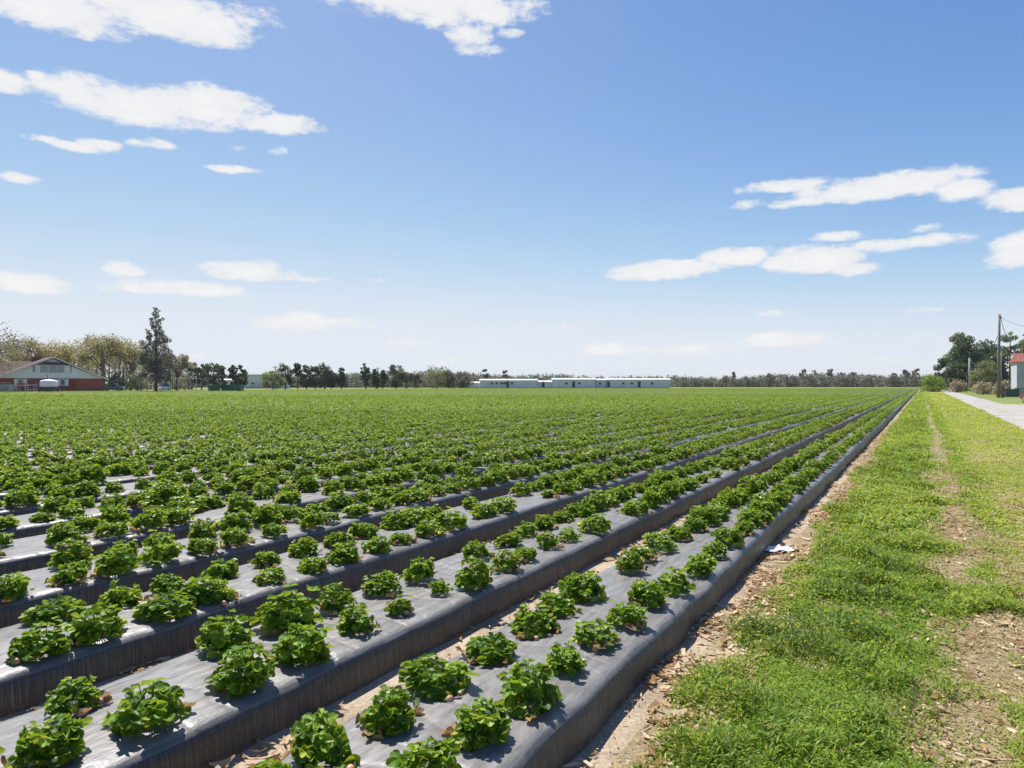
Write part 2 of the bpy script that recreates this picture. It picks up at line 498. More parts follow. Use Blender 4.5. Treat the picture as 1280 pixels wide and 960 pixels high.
ORD = ["first", "second", "third", "fourth", "fifth", "sixth", "seventh", "eighth", "ninth", "tenth", "eleventh", "twelfth"]
for k in range(NB):
    o = link("planting_bed", bed_mesh(k))
    lab = "raised planting bed under grey plastic film beside the grass verge" if k == 0 else (
        "%s raised planting bed from the grass verge, under grey plastic film" % ORD[k] if k < 12 else "raised planting bed far across the strawberry field")
    tag(o, lab, kind="structure", group="raised beds of the strawberry field")

# ------------------------------------------------------------------ strawberry plants
def leaflet(nu, nv, L, W, cup, droop, r):
    """obovate cupped leaflet along +x, grid of quads"""
    us = np.linspace(0, 1, nu + 1); hv = np.interp(us, [0, .2, .55, .85, 1], [.10, .62, 1.0, .80, .28])
    vsx = np.linspace(-1, 1, nv + 1)
    U, Vv = np.meshgrid(us, vsx, indexing='ij')
    hw = hv[:, None] * W * .5
    x = U * L; y = Vv * hw
    z = cup * W * (np.abs(Vv) ** 1.6) * hv[:, None] * .5 - droop * L * U ** 2 + (.012 if nu < 4 else .028) * L * r.standard_normal(U.shape)
    P = np.stack([x, y, z], -1).reshape(-1, 3)
    i = np.arange(nu)[:, None] * (nv + 1) + np.arange(nv)[None, :]
    F = np.stack([i, i + nv + 1, i + nv + 2, i + 1], -1).reshape(-1, 4)
    return P, F


def rot(axis, a):
    c, s = math.cos(a), math.sin(a)
    if axis == 'x': return np.array([[1, 0, 0], [0, c, -s], [0, s, c]])
    if axis == 'y': return np.array([[c, 0, s], [0, 1, 0], [-s, 0, c]])
    return np.array([[c, -s, 0], [s, c, 0], [0, 0, 1]])


def plant_arrays(seed, nleaf, nu, nv, petiole=True, lsz=1.0, three=True):
    """a rosette of trifoliate leaves, radius about .15 m and .2 m high; V, F, tint, material index"""
    r = np.random.default_rng(seed)
    Vs, Fs, Ts, Ms = [], [], [], []; k = 0
    lean = r.standard_normal(2) * .018; squash = np.exp(r.normal(0, .09)); bare = r.uniform(0, 6.28); heavy = r.uniform(0, .22)

    def push(P, F, t, m=0):
        nonlocal k
        Vs.append(P); Fs.append(F + k); Ts.append(np.full(len(P), t) if np.isscalar(t) else t); Ms.append(np.full(len(F), m)); k += len(P)
    hd = r.uniform(.115, .165)                                    # height of the leaf dome
    for i in range(nleaf):
        q = (i + .5) / nleaf
        az = i * 2.39996 + r.normal(0, .3)
        el = math.asin(min(1, max(.04, 1 - q * .97))) * .92 + r.normal(0, .07)   # even over a dome
        rr_ = r.uniform(.58, 1.04) * (1 + .24 * (r.random() < .12)) * (1 - heavy * .5 * (1 + math.cos(az - bare)) * (el < .9))
        ce, se = math.cos(el), math.sin(el)
        tip = np.array([.092 * rr_ * ce * math.cos(az) + lean[0] * se, .092 * rr_ * ce * math.sin(az) + lean[1] * se, .022 + hd * rr_ * se])
        base = np.array([.018 * math.cos(az), .018 * math.sin(az), .0])
        if petiole and i % 2 == 0:
            mid = (base + tip) / 2 + np.array([0, 0, .012])
            pr = .0020
            pts = [base, mid, tip]; P = []
            for p in pts:
                for c in range(3):
                    a = 2.1 * c; P.append(p + pr * np.array([math.cos(a), math.sin(a), .3 * math.sin(a)]))
            F = [[j * 3 + c, j * 3 + (c + 1) % 3, (j + 1) * 3 + (c + 1) % 3, (j + 1) * 3 + c] for j in range(2) for c in range(3)]
            push(np.array(P), np.array(F), .5, 1)
        L = r.uniform(.031, .048) * lsz * (.82 + .25 * q); W = L * r.uniform(.84, 1.02)
        tint = float(np.clip(r.normal(.46, .20), 0, 1))
        if q > .72 and r.random() < .22: tint = r.uniform(.85, 1.0)
        up = el * .62 + R(33) + r.normal(0, .33)                  # how far the blade's face looks up
        pitch = R(90) - up
        roll = r.normal(0, .35)
        angs = (-1.2, 0, 1.2) if three else (0,)
        for a in angs:
            P, F = leaflet(nu, nv, L * (1 if a == 0 else .92) * (1 if three else 1.7), W * (1 if three else 1.8), r.uniform(.3, 1.2), r.uniform(-.35, .30), r)
            P = P @ rot('x', r.normal(0, .25)).T @ rot('y', r.normal(0, .25)).T @ rot('z', a).T @ rot('x', roll).T @ rot('y', pitch).T @ rot('z', az).T + tip
            push(P, F, tint + (.10 * r.standard_normal() if a else 0))
    V = np.concatenate(Vs)
    V[:, 0] *= squash; V[:, 1] /= squash
    V[:, :2] *= .150 / np.percentile(np.hypot(V[:, 0], V[:, 1]), 96)
    V[:, 2] = np.where(V[:, 2] < .012, .006 + .006 * np.abs(np.sin(V[:, 0] * 300)), V[:, 2])
    return V, np.concatenate(Fs), np.concatenate(Ts), np.concatenate(Ms)


def blob_arrays(rad, seed, n=6, squash=(1, 1, 1.15)):
    r = np.random.default_rng(seed)
    V = []; F = []
    for i in range(n + 1):
        a = math.pi * i / n
        for j in range(8):
            b = 2 * math.pi * j / 8
            q = rad * (math.sin(a) + .02) * (1 + .12 * math.cos(a))
            V.append((q * math.cos(b) * squash[0], q * math.sin(b) * squash[1], rad * math.cos(a) * squash[2]))
    for i in range(n):
        for j in range(8):
            j2 = (j + 1) % 8
            F.append((i * 8 + j, (i + 1) * 8 + j, (i + 1) * 8 + j2, i * 8 + j2))
    return np.array(V), np.array(F)


NV = 16
near_mesh = []
for i in range(NV):
    V, F, T, MI = plant_arrays(100 + i, [68, 76, 80, 64, 84, 72, 78, 54, 82, 48, 74, 62, 80, 58, 70, 52][i], 4, 4)
    near_mesh.append(quad_mesh("strawberry_leaves", V, F, [M['leaf'], M['stem']], tint=T, midx=MI))


def berry_mesh(name, rad, mat):
    V, F = blob_arrays(rad, 5, 7)
    c = 6; K = len(V); CV = []; CF = []
    for j in range(c):                       # calyx of small green sepals
        a = 2 * math.pi * j / c
        e = np.array([math.cos(a), math.sin(a), 0]); t = np.array([-math.sin(a), math.cos(a), 0])
        o = K + len(CV)
        CV += [e * .1 * rad + (0, 0, rad * 1.2), e * .7 * rad + t * .3 * rad + (0, 0, rad * 1.05), e * 1.2 * rad + (0, 0, rad * .85), e * .7 * rad - t * .3 * rad + (0, 0, rad * 1.05)]
        CF.append((o, o + 3, o + 2, o + 1))
    MI = np.array([0] * len(F) + [1] * len(CF))
    return quad_mesh(name, np.vstack([V, CV]), np.vstack([F, CF]), [mat, M['stem']], midx=MI)


me_ripe = berry_mesh("strawberry_fruit", .017, M['berry'])
me_green = berry_mesh("unripe_fruit", .011, M['berry_green'])


def dried_mesh(seed):
    r = np.random.default_rng(seed); Vs = []; Fs = []; T = []; k = 0
    for i in range(3):
        P, F = leaflet(3, 2, .05, .035, 1.0, -.3, r)
        P = P @ rot('x', r.normal(0, .5)).T @ rot('y', r.normal(-.1, .3)).T @ rot('z', r.uniform(0, 6.3)).T + np.array([*r.normal(0, .012, 2), .012])
        Vs.append(P); Fs.append(F + k); k += len(P); T.append(np.full(len(P), r.uniform(.2, .7)))
    V = np.concatenate(Vs); V[:, 2] = np.maximum(V[:, 2], .004)
    return quad_mesh("dried_leaves", V, np.concatenate(Fs), [M['dried']], tint=np.concatenate(T))


dried = [dried_mesh(i) for i in range(3)]

# plants of the nearest beds where the photograph shows them: bed, row (0 beside the verge), photo x, foot y, width in pixels
SEEN = {
    (0, 0): [(513, 968, 95), (600, 924, 90), (660, 884, 94), (708, 838, 60), (746, 804, 64), (783, 782, 56), (808, 757, 52), (840, 740, 54), (873, 718, 50), (892, 696, 36), (911, 682, 40), (928, 669, 36)],
    (0, 1): [(295, 985, 80), (400, 955, 118), (486, 910, 82), (550, 862, 104), (610, 824, 74), (668, 793, 64), (697, 770, 58), (730, 750, 60), (788, 713, 42), (805, 700, 38), (825, 688, 50), (850, 674, 38), (868, 663, 36)],
    (1, 0): [(55, 952, 92), (188, 905, 104), (299, 857, 90), (372, 825, 86), (440, 787, 58), (500, 766, 36), (547, 742, 32), (594, 733, 56), (630, 712, 44), (655, 700, 36), (686, 685, 34), (710, 676, 32), (748, 666, 46), (793, 643, 44), (815, 634, 36)],
    (1, 1): [(93, 888, 68), (285, 812, 78), (362, 785, 86), (424, 763, 58), (478, 742, 56), (522, 724, 50), (596, 698, 38), (632, 683, 40), (655, 671, 36), (680, 662, 34), (703, 653, 34)],
    (2, 0): [(50, 822, 76), (128, 800, 76), (222, 776, 78), (290, 760, 74), (346, 732, 48), (393, 716, 46), (443, 706, 46), (481, 692, 42), (520, 683, 34), (552, 672, 42)],
    (2, 1): [(68, 778, 74), (150, 758, 62), (215, 742, 50), (283, 727, 54), (340, 708, 46), (380, 696, 42), (424, 683, 42)],
    (3, 0): [(25, 753, 66), (88, 731, 46), (150, 718, 62), (210, 705, 56), (266, 692, 46), (312, 683, 42), (356, 671, 38), (402, 661, 38)],
    (3, 1): [(92, 707, 56), (150, 696, 46), (205, 688, 44), (262, 676, 42)],
}
ROWD = (.21, -.21)
plants = []        # s, d, size, seen-list
for k in range(NB):
    for row in (0, 1):
        d0 = BED1 - SPACING * k + ROWD[row]
        s = s_start(d0) + rng.uniform(0, .38)
        fixed = []
        for px, py, w in SEEN.get((k, row), []):
            x, y = ground(px, py, HB); ps, pd = inv_sd(x, y)
            pd = d0 + max(-.05, min(.05, pd - d0))
            fixed.append((ps, pd, w / FPX * y / .350))
        if fixed:
            lo = min(f[0] for f in fixed); hi = max(f[0] for f in fixed)
            plants += [(k, row, *f) for f in fixed]
        e = s_end(d0) - .5
        while s < e:
            if fixed and lo - .25 < s < hi + .30:
                s = hi + .36; continue
            thin = fbm(s * .16 + k * 3.1, k * .9 + row * .5, 2)
            skip = (.03 if k < 8 else .012) + ((.2 if k < 10 else .09) if thin > .62 else 0)
            if rng.random() > skip:
                plants.append((k, row, s + rng.normal(0, .03), d0 + rng.normal(0, .018), float(np.clip(rng.normal(.98 + .25 * (.5 - thin), .14), .5, 1.25))))
            s += .352
PL = np.array(plants)
PX, PY = sd(PL[:, 2], PL[:, 3])
cam_x = 640 + FPX * PX / np.maximum(PY, .05); cam_y = 480 + FPX * (H - HB - .1) / np.maximum(PY, .05)
inframe = (PY > .5) & (cam_x > -25) & (cam_x < 1300) & (cam_y < 985)
margin = (PY > .3) & (PX > -.75 * PY - 3 - .12 * PY)
dist = np.where(inframe, PY, 1e9)
order = np.argsort(dist)
NIND = 300
ind = [i for i in order[:NIND] if inframe[i]]
isind = np.zeros(len(PL), bool); isind[ind] = True


def nth(n):
    return "%d%s" % (n, "th" if 10 <= n % 100 <= 20 else {1: "st", 2: "nd", 3: "rd"}.get(n % 10, "th"))


ind.sort(key=lambda i: (PL[i, 0], PL[i, 1], PL[i, 2]))
count = {}
for i in ind:
    k, row = int(PL[i, 0]), int(PL[i, 1]); size = PL[i, 4]
    count[(k, row)] = n = count.get((k, row), 0) + 1
    rr = random.Random(int(i) * 7 + 1)
    nr = rr.choice([0, 1, 1, 2, 2, 3, 4]); ng = rr.choice([0, 1, 1, 2])
    szw = "small" if size < .74 else ("large bushy" if size > 1.14 else "leafy green")
    fr = "fruiting " if nr else ""
    lab = "%s %sstrawberry plant, %s from front in %s row of %s bed from verge" % (szw, fr, nth(n), "near" if row == 0 else "far", ORD[k] if k < 12 else nth(k + 1))
    zt = HB + .008
    o = thing("strawberry_plant", lab, "strawberry plant", (float(PX[i]), float(PY[i]), zt), rr.uniform(0, 6.28), "strawberry plants in the raised beds")
    lv = link("leaves", near_mesh[rr.randrange(NV)], o, scale=(size, size, size * rr.uniform(.92, 1.18)))
    for q in range(nr + ng):
        a = rr.uniform(0, 6.28); ripe = q < nr
        # fruit lies on the film at the rim of the plant, more on the sunny outer side
        rad = size * rr.uniform(.118, .150)
        b = link("strawberry_fruit" if ripe else "unripe_fruit", me_ripe if ripe else me_green, o, (rad * math.cos(a), rad * math.sin(a), .013 if ripe else rr.uniform(.015, .06)))
        b.rotation_euler = (rr.uniform(1.2, 1.9), 0, rr.uniform(0, 6.28)); sc_ = rr.uniform(.75, 1.1); b.scale = (sc_,) * 3
    for q in range(rr.choice([0, 1, 1, 2, 3])):
        a = rr.uniform(0, 6.28)
        link("dried_leaf", dried[rr.randrange(3)], o, (size * .145 * math.cos(a), size * .145 * math.sin(a), .0), rr.uniform(0, 6.28))

# the rest of the field, coarser with distance, as one mass of foliage
lods = [(0, 13.5, [plant_arrays(300 + i, 60, 3, 2, True) for i in range(5)]),
        (13.5, 34, [plant_arrays(320 + i, 32, 2, 2, False, 1.1) for i in range(6)]),
        (34, 85, [plant_arrays(340 + i, 20, 2, 2, False, 1.15, False) for i in range(6)]),
        (85, 400, [plant_arrays(360 + i, 11, 1, 2, False, 1.4, False) for i in range(6)])]
bv, bf = blob_arrays(.02, 3, 3)
AV, AF, AT, AM = [], [], [], []; kk = 0
rest = ~isind & margin
yel = fbm(PX * .06, PY * .06, 3)
for lo, hi, tm in lods:
    sel = np.where(rest & (PY >= lo) & (PY < hi))[0]
    which = rng.integers(0, len(tm), len(sel))
    for t, (V, F, T, MI) in enumerate(tm):
        ii = sel[which == t]
        if not len(ii): continue
        a = rng.uniform(0, 6.283, len(ii)); c, s_ = np.cos(a), np.sin(a); sz = PL[ii, 4] * rng.uniform(.92, 1.08, len(ii))
        x = (V[None, :, 0] * c[:, None] - V[None, :, 1] * s_[:, None]) * sz[:, None] + PX[ii][:, None]
        y = (V[None, :, 0] * s_[:, None] + V[None, :, 1] * c[:, None]) * sz[:, None] + PY[ii][:, None]
        z = V[None, :, 2] * (sz * rng.uniform(.9, 1.2, len(ii)))[:, None] + HB + .008
        AV.append(np.stack([x, y, z], -1).reshape(-1, 3))
        off = kk + np.arange(len(ii))[:, None, None] * len(V)
        AF.append((F[None] + off).reshape(-1, 4)); kk += len(ii) * len(V)
        shift = rng.normal(0, .06, len(ii)) + (yel[ii] - .5) * .35
        AT.append(np.clip(T[None] + shift[:, None], 0, 1).ravel()); AM.append(np.tile(MI, len(ii)))
    if lo < 60:
        ii = sel[rng.random(len(sel)) < (.8 if lo < 30 else .5)]
        for rep in range(2 if lo < 30 else 1):
            a = rng.uniform(0, 6.283, len(ii)); rd = rng.uniform(.12, .18, len(ii))
            P = np.stack([PX[ii] + rd * np.cos(a), PY[ii] - np.abs(rd * np.sin(a)), np.full(len(ii), HB + .025)], -1)
            AV.append((bv[None] + P[:, None]).reshape(-1, 3))
            AF.append((bf[None] + kk + np.arange(len(ii))[:, None, None] * len(bv)).reshape(-1, 4)); kk += len(ii) * len(bv)
            AT.append(np.full(len(ii) * len(bv), .5)); AM.append(np.full(len(ii) * len(bf), 2))
me = quad_mesh("strawberry_foliage", np.concatenate(AV), np.concatenate(AF), [M['leaf'], M['stem'], M['berry']], tint=np.concatenate(AT), midx=np.concatenate(AM))
tag(link("strawberry_foliage", me), "rows of strawberry plants filling the field to its far edge", kind="stuff")
print("foliage faces", len(me.polygons), "plants", len(PL))

# ------------------------------------------------------------------ verge grass and litter (stuff)
def cover(s, d):
    """how thick the verge grass grows, 0..1"""
    n = fbm(s * 1.3, d * 2.2, 4); n2 = fbm(s * .35 + 9, d * .8 + 4, 2)
    g = np.clip((d + 1.03 - .22 * (vnoise(s * 1.7, 2.) - .5) - .3 * (fbm(s * 2.2, 33 + 0 * s, 3) - .5)) / .10, 0, 1)     # edge along the soil strip
    g = g * np.clip(1.45 - 1.1 * (n < .36), 0, 1)
    c = .28 + .14 * (vnoise(s * .3, 15.) - .5)
    trk = np.exp(-((d - c) / (.20 + .16 * (vnoise(s * .9, 11.)))) ** 2)
    near = np.clip((9.5 - s) / 3.5, 0, 1)
    g = g * (1 - np.clip(trk * np.where(s > 13, 1.0, 1.0) - np.where(s > 13, 1.4, 5.0) * np.clip(n - .46, 0, .3), 0, 1))
    g = np.where(d < -.05, np.maximum(g, np.clip(.50 + 2.2 * (n - .28), .5, .95) * (d > -.90)), g)
    g = g * (1 - near * np.clip((d - .06 - .035 * np.clip(s - 3, 0, 9) - .45 * (n2 - .5) - .5 * (n - .5)) / .12, 0, 1) * np.clip(1.05 - 9 * np.clip(n - .53, 0, 1), 0.05, 1))
    dry = np.clip((d - .45) / .5, 0, 1)
    g = g * (1 - dry * .35)
    return g, dry, n, n2


ss = [-4.0]
while ss[-1] < 190:
    ss.append(ss[-1] + max(.05, .012 * abs(ss[-1])))
ss = np.array(ss); dd = np.concatenate([np.arange(-1.12, 1.2, .05), np.arange(1.2, 3.0, .15), [2.99]])
S, D = np.meshgrid(ss, dd, indexing='ij')
cv = cover(S, D)
X, Y = sd(S, D)
Zs = .010 + .010 * cv[0] * (fbm(S * 4, D * 4, 2))
i = np.arange(len(ss) - 1)[:, None] * len(dd) + np.arange(len(dd) - 1)[None, :]
me = quad_mesh("grass_verge", np.stack([X, Y, Zs], -1).reshape(-1, 3), np.stack([i, i + 1, i + len(dd) + 1, i + len(dd)], -1).reshape(-1, 4)[:, ::-1], [M['verge']], tint=cv[0].ravel(), hue=cv[1].ravel())
tag(link("grass_verge", me), "grassy strip with worn bare patches between the beds and the road", kind="structure")

clumps = [ground(1030, 740), ground(1105, 750), ground(1165, 740), ground(1060, 655), ground(1170, 655), ground(1085, 800), ground(935, 790), ground(1260, 770), ground(1255, 745), ground(1010, 620), ground(1215, 600), ground(1160, 690)]
clumps += [sd(rng.uniform(4, 40), rng.uniform(-.9, .1)) for _ in range(70)]
CL = np.array(clumps)
GV, GF, GT = [], [], []; gk = 0
zones = [(1.6, 4.2, 15000, .0023, .9), (4.2, 7, 8500, .0034, .92), (7, 14, 3300, .0064, .95), (14, 30, 1300, .009, 1.0), (30, 60, 420, .018, 1.0), (60, 125, 110, .036, 1.0)]
for z0, z1, dens, bw, hs in zones:
    # candidates over the strip in row coordinates whose depth lies in the zone
    sa, sb = z0 / CT - 4, z1 / CT + 4
    da, db = -1.15, 2.98
    n = int((sb - sa) * (db - da) * dens)
    s = rng.uniform(sa, sb, n); d = rng.uniform(da, db, n)
    x, y = sd(s, d)
    ok = (y >= z0) & (y < z1) & (x < .80 * y + .5) & (s > -3)
    s, d, x, y = s[ok], d[ok], x[ok], y[ok]
    g, dry, nn, n2 = cover(s, d)
    live = rng.random(len(s)) < g
    # dead stalks lie where the green is thin
    dead = ~live & (d > -.02) & (s < 26) & (rng.random(len(s)) < .26 + .25 * (n2 - .5))
    keep = live | dead
    s, d, x, y, dry, nn, n2, dead = [q[keep] for q in (s, d, x, y, dry, nn, n2, dead)]
    m = len(s)
    cl = np.zeros(m)
    for cx, cy in CL:
        if z0 - 1 < cy < z1 + 1:
            cl = np.maximum(cl, np.exp(-((x - cx) ** 2 + (y - cy) ** 2) / (.13 ** 2)))
    h = (.012 + .165 * fbm(s * 3.4, d * 4.0, 3) ** 2.6 + .075 * cl) * (1 - .5 * dry) * rng.uniform(.55, 1.35, m) * hs
    leaf = rng.random(m) < np.clip((.74 if z1 < 10 else .68 if z1 < 16 else .52 if z1 < 31 else .38) + 1.2 * (n2 - .5), .1, .95) * (1 - .6 * dry)                  # small broad-leaved weeds among the blades
    leaf &= ~dead
    h = np.where(dead, h * rng.uniform(.5, 1.4, m), h)
    w = np.where(leaf, bw * 2.0, bw) * rng.uniform(.7, 1.3, m)
    htop = h
    h = np.where(leaf, np.clip(h * .40, bw * 4, .026 + bw * 3), h)
    a = rng.uniform(0, 6.283, m); tilt = np.where(leaf, rng.uniform(.2, 1.75, m), np.where(dead, rng.uniform(1.1, 1.5, m), rng.uniform(.1, .9, m)))
    dx, dy = np.cos(a), np.sin(a); px_, py_ = -dy, dx
    P = np.zeros((m, 6, 3))
    base_z = .012 + np.where(leaf, htop * rng.uniform(.05, .95, m), 0)
    for j, (t, wf) in enumerate(((0, .75), (.55, 1.0), (1, .15))):
        out_ = h * (np.sin(tilt) * t + .35 * t * t); up = h * (np.cos(tilt) * t - .12 * t * t)
        for e, sg in enumerate((-1, 1)):
            wf2 = np.where(leaf, (.3, 1.0, .35)[j], wf)
            P[:, j * 2 + e, 0] = x + dx * out_ + sg * px_ * w * wf2
            P[:, j * 2 + e, 1] = y + dy * out_ + sg * py_ * w * wf2
            P[:, j * 2 + e, 2] = np.maximum(base_z + up, .012)
    GV.append(P.reshape(-1, 3))
    b = gk + np.arange(m)[:, None] * 6
    GF.append(np.concatenate([b + [0, 1, 3, 2], b + [2, 3, 5, 4]], 0)); gk += m * 6
    t = np.clip(.38 + .85 * (nn - .5) + .6 * (n2 - .5) + rng.normal(0, .20 if z1 < 16 else .10, m) + dry * .27 - cl * .22, 0, 1)
    t = np.where(rng.random(m) < .035 + .10 * dry, rng.uniform(.85, 1, m), t)
    t = np.where(dead, rng.uniform(.95, 1, m), t)
    GT.append(np.repeat(t, 6))
me = quad_mesh("verge_grass", np.concatenate(GV), np.concatenate(GF), [M['grass']], tint=np.concatenate(GT))
tag(link("verge_grass", me), "short green grass and small weeds growing on the verge beside the beds", kind="stuff")
print("grass faces", len(me.polygons))

LV, LF, LT = [], [], []; lk = 0
def litter(x, y, z, size):
    global lk
    m = len(x); L = size * np.clip(rng.lognormal(-.1, .45, m), .3, 2.2); W = L * rng.uniform(.16, .42, m)
    a = rng.uniform(0, 6.283, m); ca, sa = np.cos(a), np.sin(a); curl = rng.uniform(-.15, .5, m); roll = rng.normal(0, .5, m)
    P = np.zeros((m, 8, 3))
    for j, t in enumerate((-1, -.35, .35, 1)):
        wj = W * (.35, 1, .9, .25)[j]
        zc = z + L * curl * (t * t) * .5 + .006
        for e, sg in enumerate((-1, 1)):
            lx = t * L * .5; ly = sg * wj * .5 * np.cos(roll)
            P[:, j * 2 + e, 0] = x + lx * ca - ly * sa
            P[:, j * 2 + e, 1] = y + lx * sa + ly * ca
            P[:, j * 2 + e, 2] = zc + sg * wj * .5 * np.sin(roll)
    P[..., 2] = np.maximum(P[..., 2], np.asarray(z)[:, None] + .002)
    LV.append(P.reshape(-1, 3)); b = lk + np.arange(m)[:, None] * 8
    LF.append(np.concatenate([b + [0, 1, 3, 2], b + [2, 3, 5, 4], b + [4, 5, 7, 6]], 0)); lk += m * 8
    LT.append(np.repeat(rng.beta(1.9, 1.4, m), 8))


def scatter_litter(n, s0, s1, d0, d1, size, f):
    # more pieces close by
    s = s0 + (s1 - s0) * rng.random(n) ** 2.0; d = rng.uniform(d0, d1, n)
    k = rng.random(n) < f(s, d)
    s, d = s[k], d[k]; x, y = sd(s, d); litter(x, y, np.full(len(x), .016), size)


scatter_litter(15000, 1.0, 30, -1.30, -.80, .055, lambda s, d: np.clip(fbm(s * 2.2, d * 4, 3) * 4.2 - 1.75 + .8 * np.clip((d + 1.2) / .3, 0, 1), .04, 1))
for k in range(5):
    dd = BED1 - SPACING * k - SPACING / 2
    scatter_litter(3500, 1.0, 30, dd - .21, dd + .21, .052, lambda s, d: np.clip(fbm(s * 1.2, d * 3, 3) * 2.2 - .5, .15, 1))
scatter_litter(20000, .8, 16, -.1, 1.2, .046, lambda s, d: (1 - cover(s, d)[0]) * np.clip(fbm(s * 1.6 + 5, d * 3, 3) * 2.4 - .7, .1, 1))
scatter_litter(26000, .8, 14, -.1, 1.2, .017, lambda s, d: (1 - cover(s, d)[0]) * .9)
scatter_litter(9000, 1.0, 16, -1.3, -.8, .018, lambda s, d: fbm(s * 2.2, d * 4, 3) * 1.1)
scatter_litter(2500, .8, 14, -.95, 1.1, .03, lambda s, d: fbm(s * 1.1 + 3, d * 2 + 8, 2) > .55)
me = quad_mesh("leaf_litter", np.concatenate(LV), np.concatenate(LF), [M['dried']], tint=np.concatenate(LT))
tag(link("leaf_litter", me), "dry curled tan leaves littering the soil along the beds and path", kind="stuff")

# plastic wrapper on the soil strip
wx, wy = ground(970, 690)
n = 12; r = np.random.default_rng(5)
X, Yg = np.meshgrid(np.linspace(-.12, .12, n + 1), np.linspace(-.075, .075, n + 1), indexing='ij')
Zg = .006 + .035 * (fbm(X * 22 + 5, Yg * 26, 3)) ** 2 + .01 * r.random(X.shape)
X = X + .02 * (fbm(Yg * 30, X * 10, 2) - .5); Yg = Yg + .03 * (fbm(X * 20, Yg * 10 + 9, 2) - .5)
i = np.arange(n)[:, None] * (n + 1) + np.arange(n)[None, :]
me = quad_mesh("plastic_wrapper", np.stack([X, Yg, Zg], -1).reshape(-1, 3), np.stack([i, i + n + 1, i + n + 2, i + 1], -1).reshape(-1, 4), [M['wrapper']], smooth=False)
tag(link("plastic_wrapper", me, None, (wx, wy, .012), .25), "crumpled white plastic wrapper lying on the soil between bed and grass", "litter").scale = (1.3, 1.3, 1)

# ------------------------------------------------------------------ trees
def crown_arrays(r, clumps, nleaf, lsz, flat=.75):
    """leaf-sized quads filling a set of clumps (x, y, z, radius, tint)"""
    cl = np.array(clumps); wgt = cl[:, 3] ** 2; idx = r.choice(len(cl), nleaf, p=wgt / wgt.sum())
    u = r.standard_normal((nleaf, 3)); u /= np.linalg.norm(u, axis=1)[:, None]
    rad = r.random(nleaf) ** .45
    c = cl[idx, :3] + u * (rad * cl[idx, 3])[:, None] * np.array([1, 1, flat])
    a = r.standard_normal((nleaf, 3)); a /= np.linalg.norm(a, axis=1)[:, None]
    b = np.cross(a, r.standard_normal((nleaf, 3))); b /= np.linalg.norm(b, axis=1)[:, None]
    L = lsz * r.uniform(.6, 1.4, nleaf)
    a = a * L[:, None]; b = b * (L * r.uniform(.4, .8, nleaf))[:, None]
    V = np.stack([c - a, c + b * .9 - a * .1, c + a, c - b], 1).reshape(-1, 3)
    F = np.arange(nleaf * 4).reshape(-1, 4)
    T = np.repeat(np.clip(cl[idx, 4] + r.normal(0, .16, nleaf), 0, 1), 4)
    return V, F, T


